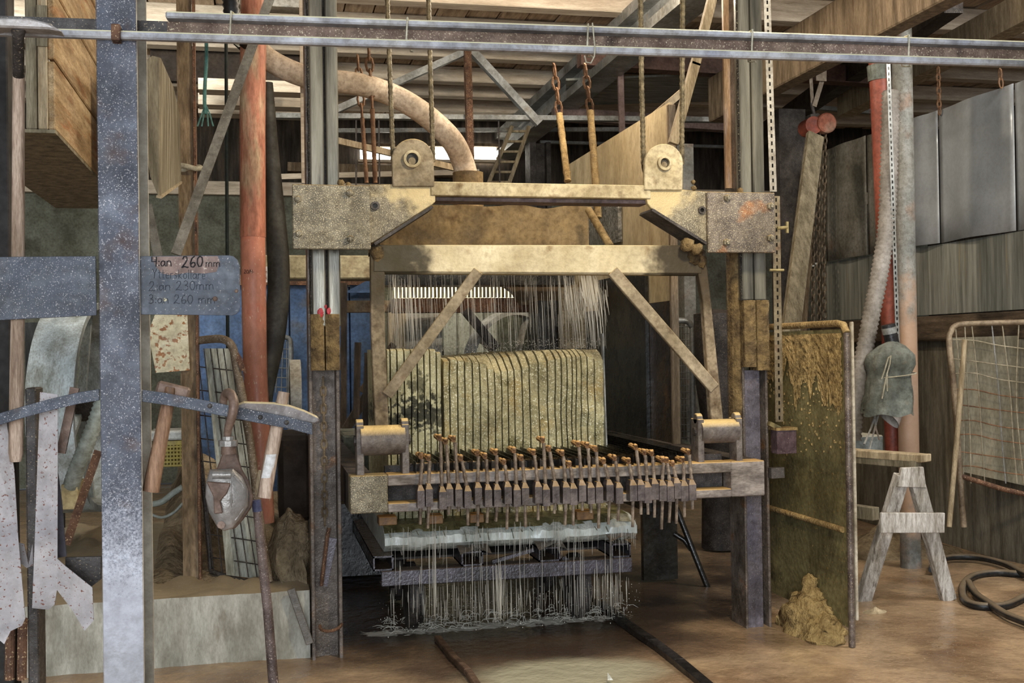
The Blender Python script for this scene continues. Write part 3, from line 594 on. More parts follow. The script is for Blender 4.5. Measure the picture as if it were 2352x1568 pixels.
for a, b in zip(KL[:-1], KL[1:]):
    x0, x1 = A(a+4,1000,YF).x+KF/2, A(b+4,1000,YF).x-KF/2
    zt1 = A((a+b)/2, 806 if b < 1005 else 812, YF-.04).z; slab(x0, x1, zt1, zt1+.012, .05, 1.1, blk, stone_l, -.045)
blk = thing('stone_block', 'large olive stone block sawn into many thin slabs with a broken sloping top edge', 'stone block', (A(1206,1100,YF).x, YF+.5, zb_s))
for a, b in zip(KR[:-1], KR[1:]):
    x0, x1 = A(a,1000,YF).x+KF/2, A(b,1000,YF).x-KF/2; xm = (a+b)/2-4
    zt1 = A(xm, interp(FT, xm), YF).z; bev = .12+.12*math.exp(-((xm-1150)/60)**2); zt2 = A(xm, interp(BT, xm), YF+bev).z
    slab(x0, x1, zt1, max(zt2, zt1+.004), bev, 1.15, blk, stone_r)
# pale bed stone under the blocks, ledge in front
YL = 5.80
g = G(); n = 60; xs0, xs1 = A(884,1230,YL).x, A(1464,1215,YL).x; zlo, zhi = A(900,1271,YL).z, A(900,1222,YL).z
def prof(u):
    x = xs0+(xs1-xs0)*u; e = .03*noise.noise(V((x*7,3,0)))+.012*noise.noise(V((x*25,3,0)))
    return [V((x, YL+.06+e, zlo)), V((x, YL+e, zlo+.04)), V((x, YL+e*1.4, zhi-.03+.012*noise.noise(V((x*22,0,0))))), V((x, YL+.05+e, zhi+.008*noise.noise(V((x*30,1,0))))), V((x, YL+.14, zhi+.02)), V((x, YF+1.2, zhi+.02)), V((x, YF+1.2, zlo))]
R_ = [[g.bm.verts.new(p) for p in prof(k/n)] for k in range(n+1)]
for u, v in zip(R_[:-1], R_[1:]):
    for a in range(7): g.face([u[a], v[a], v[(a+1)%7], u[(a+1)%7]])
g.face(R_[0]); g.face(list(reversed(R_[-1])))
bed = one('bed_stone', 'wet pale green stone slab with a ragged edge under the sawn blocks', 'stone slab', g, stone_wet, smooth=50)
g = G(); n_ = 40
def ledge(u, v):
    x = xs0+(xs1-xs0-.03)*u; return V((x, YL+.03+.03*noise.noise(V((x*9,5,0)))+(YF+.05-YL)*v, zhi+.022+.022*v+.008*noise.noise(V((x*30,v*6,0)))-(.03 if v == 0 else 0)))
g.grid(ledge, n_, 5); part('sawn_ledge', g, stone_ledge, bed, 'olive stepped ledge with saw marks')
# saw marks on the ledge and stone wedges
for k in range(17):
    a = 900+k*33+rnd(-14,14); p = A(a, 1214-12*(a-900)/540, YL+.03); l = rnd(.008,.06)
    part('saw_mark', G().bar(p+V((-.005,-.02,-.01)), p+V((.004,-.035,-.01-l)), rnd(.002,.005), .012), stone_ledge, bed)
for k, (x0, x1) in enumerate(((870,912),(985,1018),(1080,1112),(1325,1364))):
    g = G(); y_ = 1192-14*(x0-880)/500; g.pbox(x0, y_-6, x1, y_+14, YL+.04, .09)
    one('stone_wedge', ['brown wedge at the left end of the bed stone','brown wedge under the second tension clamp','brown wedge near the left third of the bed stone','brown wedge towards the right end of the bed stone'][k], 'wedge', g, M('orange brown wedge', (120,84,48), (160,116,70), 8, .5, dust=((176,124,64), 1)), bev=.004)
# carrying wagon
YW = 5.74
t = thing('stone_wagon', 'wet dark steel wagon of channels and cross blocks carrying the stone', 'wagon', (A(1160,1330,YW).x, YW+.5, 0))
xw0, xw1 = A(876,1330,YW).x, A(1452,1300,YW).x; zc0, zc1 = A(880,1347,YW).z, A(880,1312,YW).z
for yy in (YW, YW+1.25):
    g = G(); g.box(xw0, yy, zc0, xw1, yy+.012, zc1); g.box(xw0, yy+.012, zc1-.012, xw1, yy+.1, zc1); g.box(xw0, yy+.012, zc0, xw1, yy+.1, zc0+.012); part('channel_beam', g, wet_black, t, bev=.003)
for x0, x1 in ((858,905),(1062,1112),(1240,1290),(1408,1452)):
    a, b = A(x0,1290,YW).x, A(x1,1290,YW).x
    g = G(); g.box(a, YW+.02, zc1, a+.008, YW+1.35, zlo-.002); g.box(b-.008, YW+.02, zc1, b, YW+1.35, zlo-.002); g.box(a, YW+.02, zlo-.012, b, YW+1.35, zlo-.003); g.box(a, YW+.02, zc1, b, YW+1.35, zc1+.008); part('cross_tube', g, wet_black, t)
g = G(); g.box(xw0+.02, YW+.3, zc1+.001, xw1-.02, YW+1.2, zc1+.012); part('deck_plate', g, steel_dark, t)
for (xx, yy) in ((xw0+.2,YW+.42),(xw1-.2,YW+.42),(xw0+.2,YW+1.15),(xw1-.2,YW+1.15)):
    g = G(); r_ = zc0/2+.02; g.washer(V((xx, yy, r_)), (1,0,0), r_, .02, .05, 20); g.washer(V((xx+.035, yy, r_)), (1,0,0), r_*.85, .02, .04, 20); wh = part('wheel', g, steel_dark, t)
for k, (p, q) in enumerate((((1130,1290),(1225,1262)),((1292,1280),(1330,1300)))):
    g = G(); g.pbar((*p, YW+.05), (*q, YW+.05), 8, .02); part('wedge_bar', g, wet_black, t)
for k, (x0, x1, y0) in enumerate(((1056,1128,1262),(1236,1300,1252),(1400,1466,1232))):
    g = G(); a, b = A(x0, y0, YW-.01), A(x1, y0-2, YW-.01); g.grid(lambda u, v: V((a.x+(b.x-a.x)*u, YW-.03+.12*v, a.z+.006-.03*(1-v)*abs(2*u-1)+.006*noise.noise(V((u*5+k,v*5,0))))), 8, 4); part('wet_flap', g, wet_black, t, smooth=60)
# ================================================================ around the saw
# water trough above the stone
g = G(); xa, xb = A(872,510,6.5).x, A(1352,510,6.5).x; z0, z1 = A(1110,566,6.5).z, A(1110,472,6.5).z
t = thing('water_trough', 'slurry covered steel trough above the stone behind the swing frame', 'trough', ((xa+xb)/2, 6.75, z0))
g = G(); g.grid(lambda u, v: V((xa+(xb-xa)*u, 6.5-.008*noise.noise(V((u*12,v*3,0))), z0+(z1+.02*noise.noise(V((u*7,0,4)))*(u>.4)-z0)*v)), 40, 8); g.box(xa, 6.51, z0, xb, 6.54, z1-.03); part('front_plate', g, trough_m, t, smooth=60)
part('floor_plate', G().box(xa, 6.54, z0, xb, 7.2, z0+.02), trough_m, t); part('back_plate', G().box(xa, 7.2, z0, xb, 7.23, z1), trough_m, t)
for x0 in (xa, xb-.02): part('end_plate', G().box(x0, 6.54, z0, x0+.02, 7.2, z1), trough_m, t)
g = G(); g.cyl(V((xa+.15, 6.62, z0-.05)), V((xb-.1, 6.62, z0-.05)), .03, 10); part('spray_pipe', g, steel_dark, t)
# splash panels on the right of the stone
Xp = AX(1540,600,1).x*0+2.47
zt = AX(1528,240,Xp).z; zm = AX(1540,690,Xp).z; zl = AX(1545,1010,Xp).z; yn = AX(1543,600,Xp).y
g = G(); g.box(Xp, yn, zm, Xp+.02, 9.0, zt); one('splash_board', 'tan stained plywood splash panel right of the trough', 'panel', g, plywood)
g = G(); g.box(Xp-.004, yn, zl-.5, Xp+.016, 9.0, zm-.003); one('splash_board', 'dark wet lower splash panel right of the sawn stone', 'panel', g, panel_wet)
g = G(); g.box(Xp-.02, yn-.03, zl-.1, Xp+.03, yn-.001, zt-.02); one('panel_post', 'rust brown timber edge post of the splash panels', 'post', g, wood_brown, bev=.004)
g = G(); g.box(Xp-.035, AX(1420,500,Xp).y-.1, AX(1400,565,Xp).z, Xp-.006, AX(1352,500,Xp).y, AX(1400,462,Xp).z); one('wet_sheet', 'shiny wet grey sheet on the plywood beside the trough', 'sheet', g, M('shiny wet sheet', (92,88,80), (170,166,156), 30, .3, .3, .6, 60))
g = G(); g.box(Xp-.03, AX(1470,800,Xp).y-.2, zl-.5, Xp-.006, AX(1384,800,Xp).y, AX(1400,640,Xp).z); one('wet_sheet', 'black wet sheet behind the right edge of the stone', 'sheet', g, panel_black)
g = G(); g.box(A(1386,1000,6.9).x, 6.5, zl-.12, Xp-.04, 8.6, zl-.02); one('side_ledge', 'dark wet ledge along the foot of the splash panel', 'ledge', g, panel_black)
p, q = A(1383,766,6.1), A(1392,1026,6.02)
one('guard_strip', 'thin pale strip standing at the right edge of the sawn stone', 'strip', G().bar(p, q, .008, .03), galv)
one('black_post', 'black steel plate standing behind the right end of the wagon', 'plate', G().box(A(1478,1250,7.0).x, 7.0, 0, A(1556,1250,7.0).x, 7.05, A(1515,1165,7.0).z), panel_black)
one('dark_strut', 'thin dark strut sloping to the floor right of the wagon', 'strut', G().ptube([(1553,1165,6.9),(1590,1260,6.85),(1618,1330,6.8),(1636,1376,6.8)], 7, 8), panel_black, smooth=60)
one('dark_strut', 'short dark strut joining the black plate to the long strut', 'strut', G().ptube([(1548,1225,6.92),(1572,1240,6.9),(1588,1262,6.86)], 6, 8), panel_black, smooth=60)
# a strut from the hose to the panel
one('hose_end', 'ochre hose end bent down behind the swing frame beam', 'hose', G().ptube([(1352,482,6.3),(1375,520,6.2),(1402,566,6.1)], 9, 10), rope_m, smooth=60)

# cables, chains and ropes
for k, (pts, r_) in enumerate(((((889,-20,5.60),(896,180,5.60),(903,372,5.60)),5),(((984,-20,5.60),(989,180,5.60),(995,372,5.60)),5),(((1471,-20,5.60),(1474,200,5.60),(1478,378,5.60)),5.5),(((1568,-20,5.60),(1567,200,5.60),(1566,378,5.60)),5.5))):
    P = [A(*p) for p in pts]; g = G(); n = 60; L = []
    for i in range(n+1):
        f = i/n*2; L.append(P[0].lerp(P[1], f) if f < 1 else P[1].lerp(P[2], f-1))
    g.tube(L, [r_*mpp(P[1])*(1+.22*(i % 2)) for i in range(n+1)], 6)
    one('wire_cable', ['left of the two lifting cables on the left bearing lug','right of the two lifting cables on the left bearing lug','left of the two lifting cables on the right bearing lug','right of the two lifting cables on the right bearing lug'][k], 'cable', g, cable_m)
for k, (p, m_, q, ry) in enumerate((((821,130,7.6),(832,270,7.6),(842,420,7.6),.45),((846,105,6.9),(855,250,6.9),(862,420,6.9),.5),((1272,150,7.4),(1285,262,7.4),(1304,416,7.2),.55),((1343,150,7.0),(1356,255,7.0),(1374,500,6.8),.55))):
    a, b, c = A(*p), A(*m_), A(*q)
    t = thing('rope_hanger', ['thin rust coloured chain farthest left above the carriage','rust coloured chain caked with slurry beside the left lug','left ochre rope on a rusty chain above the trough','right ochre rope on a rusty chain that ends at the trough'][k], 'rope', c)
    g = G(); chain(g, [a, b], .07, .008); part('chain', g, rope_rust, t)
    g = G(); n = 24; g.tube([b.lerp(c, i/n) for i in range(n+1)], [(.014 if k < 2 else .024)*(1+.25*noise.noise(V((i*.6,k,0)))) for i in range(n+1)], 8); part('rope', g, rope_rust if k < 2 else rope_m, t, smooth=70)
for k, (x0, x1) in enumerate(((818,818),(870,872),(1145,1148))):
    one('thin_rod', ['thin dark hanger rod left of the rusty chain','thin dark hanger rod just left of the left lug','thin dark hanger rod beside the ladder'][k], 'rod', G().ptube([(x0,268,9.96),(x1,425,9.96)], 2, 6), steel_dark)
one('angle_hanger', 'thin mauve steel angle hanging over the tan splash panel', 'angle bar', G().pbar((1424,140,9.57), (1429,312,9.57), 13, .03), MATS['mauve primer'])
g = G(); g.pbar((1640,-20,6.0), (1596,150,6.0), 20, .04); g.pbar((1597,145,6.0), (1546,330,6.0), 21, .04); one('timber_pole', 'slanting ochre timber pole behind the right bearing lug', 'pole', g, wood_pale)
one('timber_batten', 'ochre batten sloping up from the tan splash panel', 'batten', G().pbar((1500,268,7.0), (1566,212,7.0), 16, .03), wood_pale)
# big beige hose
pts = [(560,85,6.9),(590,112,6.9),(625,142,6.9),(690,172,6.9),(760,185,6.9),(830,195,6.9),(895,216,7.0),(950,245,7.0),(1000,283,7.1),(1040,325,7.1),(1062,370,7.2),(1072,410,7.2),(1074,470,7.2)]
def smooth_path(P, n=5):
    out = []
    for i in range(len(P)-1):
        a, b, c, d = P[max(i-1,0)], P[i], P[i+1], P[min(i+2,len(P)-1)]
        for k in range(n):
            t_ = k/n; out.append(.5*((2*b)+(c-a)*t_+(2*a-5*b+4*c-d)*t_*t_+(3*b-a-3*c+d)*t_**3))
    return out+[P[-1]]
t = thing('suction_hose', 'thick dusty beige hose curving down to the water trough', 'hose', A(*pts[-1]))
P = smooth_path([A(*p) for p in pts], 6); part('tube', G().tube(P, [26*mpp(p) for p in P], 16), hose_dust, t, smooth=80)
part('collar', G().ptube([(556,80,6.9),(588,110,6.9)], 30, 14), hose_black, t, smooth=50)
c = A(1075,418,7.2); part('outlet_sleeve', G().cyl(c+V((0,0,-.2)), c+V((0,0,.06)), .1, 16), trough_m, t, smooth=50)

# falling water
def strands(name, label, jobs, mat):
    g = G()
    for (x0, x1, ya, yb, Ya, Yb, n, rmin, rmax, slant) in jobs:
        for _ in range(n):
            f = random.random(); x = x0+(x1-x0)*f; y0 = ya+rnd(-8,8) if not isinstance(ya, tuple) else ya[0]+(ya[1]-ya[0])*f+rnd(-6,10)
            y1 = yb+rnd(-14,8) if not isinstance(yb, tuple) else yb[0]+(yb[1]-yb[0])*f+rnd(-14,8)
            if random.random() < .6: l = rnd(.15,.7); s_ = rnd(0, 1-l); y0, y1 = y0+(y1-y0)*s_, y0+(y1-y0)*(s_+l)
            Y = rnd(Ya, Yb); p, q = A(x, y0, Y), A(x+slant*(y1-y0)/100+rnd(-2,2), y1, Y); r_ = rnd(rmin, rmax)
            g.tube([p, p.lerp(q,.4), q], [r_*.5, r_, r_*.35], 4, cap=False)
    o = one(name, label, 'water', g, mat, kind='stuff'); return o
strands('falling_water', 'thin curtain of slurry water raining from the trough onto the sawn stone', [
    (888,1390,632,806,6.1,6.9,230,.0005,.0013,5),(900,960,632,806,6.1,6.5,40,.0008,.0018,5),(1290,1395,632,740,6.1,6.5,60,.0008,.0022,14),(1330,1370,632,700,6.15,6.3,50,.002,.005,16),(1300,1390,640,806,6.1,6.5,30,.0007,.0018,10)], spray_m)
strands('dripping_water', 'slurry water dripping in strands from the bed stone and wagon to the floor', [
    (890,1460,(1215,1190),(1300,1270),5.70,5.78,110,.0006,.0016,0),(890,1445,(1345,1315),(1440,1410),5.68,5.9,190,.0005,.0014,2),(900,1440,(1260,1235),(1430,1400),5.66,5.72,45,.0007,.0018,1),(985,1010,1180,1430,5.66,5.7,8,.001,.0025,1),(1130,1150,1290,1435,5.66,5.7,8,.001,.003,4)], spray_m)
g = G()
for _ in range(260):
    f = random.random(); x = 875+560*f; y = 1445-38*f+rnd(-18,12); c = AZ(x, y, .006); d = V((rnd(-1,1), rnd(-1,.2), 0)); hgt = rnd(.01,.05)*random.random()
    g.tube([c, c+d*.02+V((0,0,hgt)), c+d*.05+V((0,0,hgt*1.1)), c+d*.08+V((0,0,hgt*.6))], [.0016,.002,.0016,.0008], 4, cap=False)
for _ in range(320):
    f = random.random(); c = AZ(870+600*f, 1440-40*f+rnd(-40,30), .02); r_ = rnd(.0012,.0032); g.blob(c+V((0,0,rnd(0,.1))), r_, r_, r_*1.3, 0, 1, 5, 4)
one('water_splash', 'white splashes where slurry water hits the floor below the wagon', 'water', g, spray_white, kind='stuff')
g = G()
for _ in range(900):
    f = random.random(); x = 890+490*f; c = A(x, interp(BT, max(x,1016))-4+rnd(-22,3), rnd(6.15,6.8)); r_ = rnd(.0006,.0018); g.blob(c, r_*1.4, r_, r_, 0, 1, 5, 4)
one('spray_droplets', 'fine droplets bouncing off the top of the sawn stone', 'water', g, spray_m, kind='stuff')

# floor water, gutters and ledges
def floor_patch(name, label, cat, pts, mat, dz, kind=None, sub=14):
    P = [AZ(x, y, 0) for x, y in pts]; c = sum(P, V((0,0,0)))/len(P); g = G(); L = []
    Q = smooth_path(P+[P[0]], 6)[:-1]
    for k in range(sub+1):
        row = []
        for p in Q:
            q = c.lerp(p, k/sub); q.z = fl(q.x, q.y)+dz*(1-(k/sub)**6)-.002*(k == sub); row.append(g.bm.verts.new(q))
            if k == 0: break
        L.append(row)
    n = len(Q)
    for j in range(n): g.face([L[0][0], L[1][j], L[1][(j+1)%n]])
    for k in range(1, sub):
        for j in range(n): g.face([L[k][j], L[k+1][j], L[k+1][(j+1)%n], L[k][(j+1)%n]])
    return one(name, label, cat, g, mat, smooth=80, kind=kind)
def gutter(name, label, pts, wdt, mat, h_):
    P = [AZ(x, y, 0) for x, y in pts]; g = G()
    for a, b in zip(P[:-1], P[1:]):
        a = a.copy(); b = b.copy(); a.z = fl(a.x,a.y)+h_/2; b.z = fl(b.x,b.y)+h_/2; g.bar(a, b+(b-a)*.01, wdt, h_, (1,0,0))
    return one(name, label, 'rail', g, mat, bev=.004)
gutter('floor_rail', 'dark right rail of the wagon track running to the lower right', ((1382,1388),(1440,1436),(1500,1478),(1560,1522),(1640,1590)), .055, M('black wet rail', (34,30,30), (58,52,50), 10, .3), .035)
gutter('floor_rail', 'rusty left rail of the wagon track running towards the camera', ((1005,1466),(1040,1510),(1075,1548),(1110,1600)), .035, M('wet rusty rail', (84,62,48), (124,94,72), 10, .4), .03)
# ================================================================ foreground post and tools on the left
YP = 2.75
k0 = mpp(A(270,800,YP))
xa, xb = A(229,800,YP).x, A(322,800,YP).x
t = thing('steel_post', 'blue grey steel post dusted white towards the floor in the left foreground', 'post', ((xa+xb)/2, YP+.15, 0))
part('front_flange', G().box(xa, YP, 0, xb, YP+.012, 4.3), steel_postz, t, bev=.0015)
part('rear_flange', G().box(xa, YP+.24, 0, xb, YP+.252, 4.3), M('cream dusted flange', (170,160,142), (204,194,174), 12, .8, grime=.3), t)
part('web', G().box((xa+xb)/2-.005, YP+.012, 0, (xa+xb)/2+.005, YP+.24, 4.3), steel_post, t)
part('edge_trim', G().box(xb-.0015, YP+.002, 0, xb+.0005, YP+.012, 4.3), M('pale chalk edge', (200,186,160), (222,210,188), 20, .8), t)
g = G(); c = A(268,80,YP-.012); g.box(c.x-.010, YP-.034, c.z-.018, c.x+.010, YP, c.z+.020); part('bar_clip', g, rust, t, bev=.002)
def dust_patch(seed, z0, z1, n):
    g = G(); r = random.Random(seed)
    for _ in range(n):
        z = z0+(z1-z0)*r.random()**1.6; x = xa+(xb-xa)*r.random(); s = .0006+.0011*r.random()
        if xa+s < x < xb-s: g.hexa([V((x-s,YP-.0008,z-s*r.uniform(.5,1.6))),V((x+s,YP-.0008,z-s)),V((x+s,YP,z-s)),V((x-s,YP,z-s)),V((x-s,YP-.0008,z+s)),V((x+s*r.uniform(.3,1),YP-.0008,z+s)),V((x+s,YP,z+s)),V((x-s,YP,z+s))])
    return g

# sign plates
g = G(); pts = [(312,588),(526,586),(536,588),(546,597),(551,610),(552,706),(549,715),(541,722),(533,724),(312,722)]
g.ppoly(pts, YP+.013, .004)
sg = one('sign_plate', 'slate steel plate with handwritten sizes on the right of the steel post', 'sign', g, plate_m, bev=.0008)
g = G(); g.ppoly([(348,589),(500,588),(505,600),(500,616),(497,624),(470,628),(430,626),(395,632),(372,628),(358,612)], YP+.0122, .0006); part('scraped_patch', g, scraped, sg, 'scraped pinkish patch under the top line')
for (x, y, r_) in ((494,686,6),(543,668,4.5)):
    c = A(x,y,YP+.013); part('rivet', G().blob(c, r_*k0, .003, r_*k0, .1, 2, 10, 6), block_rust, sg)
c = A(379,688,YP+.0125); part('drilled_hole', G().cyl(c, c-V((0,.0006,0)), 4.2*k0, 14), CREAM and M('light through hole', (222,214,178), (226,218,184), 5, .9), sg)
GL = {'4':(.62,[[(.08,1),(.05,.5),(.5,.5)],[(.5,1),(.46,.0)]]),':':(.25,[[(.08,.56),(.16,.46)],[(.08,.16),(.16,.06)]]),
 'a':(.55,[[(.42,.45),(.3,.58),(.12,.5),(.05,.25),(.15,.05),(.3,.08),(.42,.3),(.44,.55)],[(.44,.55),(.44,.15),(.52,.02)]]),
 'n':(.58,[[(.08,.58),(.08,.02)],[(.08,.4),(.25,.58),(.42,.52),(.46,.3),(.48,.02)]]),
 'm':(.85,[[(.06,.58),(.06,.02)],[(.06,.4),(.2,.58),(.34,.5),(.36,.02)],[(.36,.4),(.5,.58),(.66,.5),(.7,.02)]]),
 '2':(.65,[[(.1,.75),(.2,.97),(.42,.95),(.46,.7),(.3,.4),(.05,.08),(.02,.0)],[(.02,.03),(.25,.1),(.5,.0),(.58,.06)]]),
 '6':(.6,[[(.45,1),(.2,.75),(.08,.35),(.15,.05),(.35,.0),(.5,.18),(.45,.4),(.28,.42),(.1,.25)]]),
 '0':(.6,[[(.28,.95),(.1,.75),(.06,.35),(.2,.02),(.4,.05),(.52,.4),(.48,.8),(.28,.95)]]),
 '3':(.58,[[(.1,.85),(.25,1),(.44,.88),(.4,.62),(.2,.52)],[(.2,.52),(.45,.42),(.46,.12),(.25,.0),(.06,.1)]]),
 'Y':(.6,[[(.05,1),(.28,.55)],[(.52,1),(.28,.55),(.22,0)]]),'t':(.4,[[(.18,.9),(.18,.1),(.3,.02)],[(.03,.6),(.35,.6)]]),
 'e':(.5,[[(.08,.3),(.4,.36),(.34,.55),(.16,.56),(.06,.3),(.16,.04),(.4,.08)]]),'r':(.42,[[(.08,.58),(.08,.02)],[(.08,.4),(.2,.56),(.36,.54)]]),
 's':(.45,[[(.36,.52),(.18,.58),(.08,.44),(.32,.26),(.3,.06),(.06,.05)]]),'k':(.5,[[(.08,.95),(.08,.02)],[(.38,.58),(.1,.28),(.42,.02)]]),
 'o':(.52,[[(.25,.58),(.08,.42),(.08,.15),(.24,.02),(.42,.15),(.42,.45),(.25,.58)]]),'l':(.25,[[(.1,.98),(.1,.05),(.18,.02)]]),' ':(.4,[]),'/':(.4,[[(.05,-.05),(.35,1)]]),'-':(.4,[[(.05,.4),(.32,.42)]]),'(':(.3,[[(.22,1),(.08,.7),(.08,.3),(.22,0)]]),')':(.3,[[(.08,1),(.22,.7),(.22,.3),(.08,0)]])}
def write(txt, x, y, h, wd, Y, slope=0, wk=1.0):
    g = G(); cx = x
    for ch in txt:
        wv, st = GL[ch]
        for s in st:
            g.tube([A(cx+a*h*wk, y-b*h+slope*(cx+a*h*wk-x), Y) for a, b in s], wd*mpp(A(x,y,Y)), 5)
        cx += wv*h*wk
    return g
part('lettering', write('4:an', 347, 612, 23, 1.35, YP+.0118, 0, 1.05), ink, sg, 'handwritten 4:an')
part('lettering', write('260', 417, 615, 26, 1.7, YP+.0118, -.06, 1.05), ink, sg, 'handwritten 260')
part('lettering', write('mm', 472, 613, 19, 1.0, YP+.0118, 0, 1.1), ink, sg, 'handwritten mm')
part('lettering', write('Ytterskollare', 349, 639, 22, .7, YP+.0122, .02, .98), ink_faint, sg, 'faded handwritten line')
part('lettering', write('2:an 230mm', 341, 668, 22, .8, YP+.0122, -.02, 1.16), ink_faint, sg, 'faded handwritten 2:an 230mm')
part('lettering', write('3:an 260 mm', 340, 697, 21, .8, YP+.0122, 0, 1.18), ink_faint, sg, 'faded handwritten 3:an 260 mm')
g = G(); g.ppoly([(-40,590),(220,588),(222,724),(-40,737)], YP+.03, .005); one('steel_plate', 'speckled slate steel plate left of the steel post without writing', 'plate', g, steel_post, bev=.001)
# curved tool bar
def arcbar(pts, wpx, Y, d):
    P = [A(x, y, Y) for x, y in pts]; g = G(); kk = mpp(P[0])*wpx/2
    v = [[g.bm.verts.new(p+V((0,dy,dz))) for dy, dz in ((0,kk),(d,kk),(d,-kk),(0,-kk))] for p in P]
    for a, b in zip(v[:-1], v[1:]):
        for j in range(4): g.face([a[j], b[j], b[(j+1)%4], a[(j+1)%4]])
    g.face(v[0]); g.face(list(reversed(v[-1]))); return g
tb = thing('tool_bar', 'curved flat steel bar on the post that the tools hang from', 'bar', A(270,910,YP+.02))
part('bar_arm', arcbar([(-40,975),(0,962),(60,944),(120,928),(180,914),(228,906)], 27, YP+.013, .008), steel_post, tb, bev=.001)
part('bar_arm', arcbar([(316,907),(380,916),(450,929),(520,943),(590,957),(660,970),(718,985)], 28, YP+.013, .008), steel_post, tb, bev=.001)
for x, y in ((482,932),(598,958),(658,970)):
    c = A(x,y,YP+.013); part('rivet', G().blob(c, 6*k0, .003, 6*k0, .05, 2, 10, 6), steel_dark, tb, smooth=60)
# stone hammer with curved head
Yh = YP+.05
t = thing('stone_hammer', 'heavy stone hammer with a long curved head resting on the tool bar', 'hammer', A(605,1140,Yh))
g = G(); g.ppoly([(545,929),(560,923),(630,925),(665,931),(700,943),(732,958),(734,968),(722,973),(660,962),(600,950),(545,938)], Yh-.025, .05); part('head', g, M('dusty hammer steel', (112,104,104), (150,138,134), 10, .6, .2, .2, 90, speck=((200,190,180), .2, 200), dust=((206,186,140), .8)), t, bev=.003)
P = [A(652,900,Yh), A(640,960,Yh), A(622,1050,Yh), A(607,1142,Yh)]; part('handle', G().tube(P, [.0135,.0150,.0165,.0175], 12), handle_m, t, smooth=50)
c0, c1 = A(623,1042,Yh), A(612,1096,Yh); d = (c1-c0).normalized()
g = G(); nq = 8; g.grid(lambda u, v: c0.lerp(c1, v)+V((-.0172*math.cos(math.pi*(.25+.5*u)), -.0178*math.sin(math.pi*(.25+.5*u)), 0)), nq, 4); part('paper_label', g, white_m, t)
# second hammer
t = thing('sledge_hammer', 'small sledge hammer with brown handle hanging left on the bar', 'hammer', A(345,1130,Yh))
g = G(); a, b = A(360,890,Yh+.02), A(434,908,Yh+.02); g.bar(a, b, .036, .036, (0,0,1)); part('head', g, block_rust, t, bev=.005)
P = [A(392,890,Yh+.01), A(375,980,Yh), A(358,1065,Yh), A(346,1128,Yh)]; part('handle', G().tube(P, [.014,.016,.018,.0195], 12), handle_br, t, smooth=50)
# snatch block
Ys = YP-.02
t = thing('snatch_block', 'worn metal pulley block hanging by its hook from the tool bar', 'pulley block', A(525,1220,Ys))
P = smooth_path([A(x, y, Y) for x, y, Y in ((522,1010,Ys+.02),(524,985,Ys+.01),(533,955,Ys-.004),(537,925,Ys),(530,905,Ys+.02),(520,903,Ys+.045),(514,918,Ys+.06),(512,945,Ys+.065))], 4)
part('hook', G().tube(P, [.0075+.004*math.sin(math.pi*i/(len(P)-1)) for i in range(len(P))], 10), block_rust, t, smooth=60)
part('swivel', G().ptube([(524,1002,Ys+.01),(524,1010,Ys+.01),(524,1011,Ys+.01),(524,1024,Ys+.01)], [14,14,22,22], 10), block_m, t, smooth=30)
part('swivel_neck', G().ptube([(525,1022,Ys+.01),(526,1042,Ys+.01)], [16,18], 12), block_rust, t, smooth=30)
ch = [(512,1038),(544,1040),(556,1078),(572,1105),(582,1140),(578,1165),(560,1192),(540,1214),(510,1218),(486,1190),(476,1150),(480,1110),(498,1075)]
part('rear_cheek', G().ppoly(ch, Ys+.035, .012), block_rust, t, bev=.003)
part('sheave', G().cyl(A(528,1140,Ys+.006), A(528,1140,Ys+.034), 44*k0, 28), steel_dark, t, smooth=40)
g = G(); fr = [(482,1078),(535,1076),(556,1094),(570,1125),(570,1160),(552,1190),(535,1212),(515,1218),(500,1210),(480,1175),(472,1140),(474,1105)]
C_ = sum((A(x, y, Ys) for x, y in fr), V((0,0,0)))/len(fr); R_ = []
for sc_, yo in ((1,.006),(1,-.008),(.93,-.018),(.75,-.026),(.45,-.031),(.15,-.033)): R_.append([g.bm.verts.new(C_+(A(x,y,Ys)-C_)*sc_+V((0,yo,0))) for x, y in fr])
for u, v in zip(R_[:-1], R_[1:]):
    for j in range(len(fr)): g.face([u[j], u[(j+1)%len(fr)], v[(j+1)%len(fr)], v[j]])
g.face(R_[0]); g.face(list(reversed(R_[-1]))); fc = part('front_cheek', g, block_m, t, smooth=35)
part('cheek_rib', G().ptube([(530,1105,Ys-.026),(531,1150,Ys-.033),(530,1190,Ys-.022),(527,1212,Ys-.010)], 3.2, 8), block_m, fc, smooth=60)
part('cheek_ring', G().ptube([(538,1092,Ys-.024),(556,1112,Ys-.018),(564,1140,Ys-.016),(558,1168,Ys-.018),(540,1194,Ys-.02)], 3.4, 8), block_m, fc, smooth=60)
part('hinge', G().ptube([(488,1090,Ys-.024),(530,1090,Ys-.024)], 10, 12), block_m, fc, smooth=40)
part('latch_plate', G().ppoly([(474,1106),(530,1110),(522,1132),(506,1150),(512,1178),(492,1180),(490,1140)], Ys-.042, .012), block_rust, fc, bev=.002)
part('axle_bolt', G().cyl(A(508,1205,Ys-.012), A(508,1205,Ys-.03), 9*k0, 8), block_rust, fc)
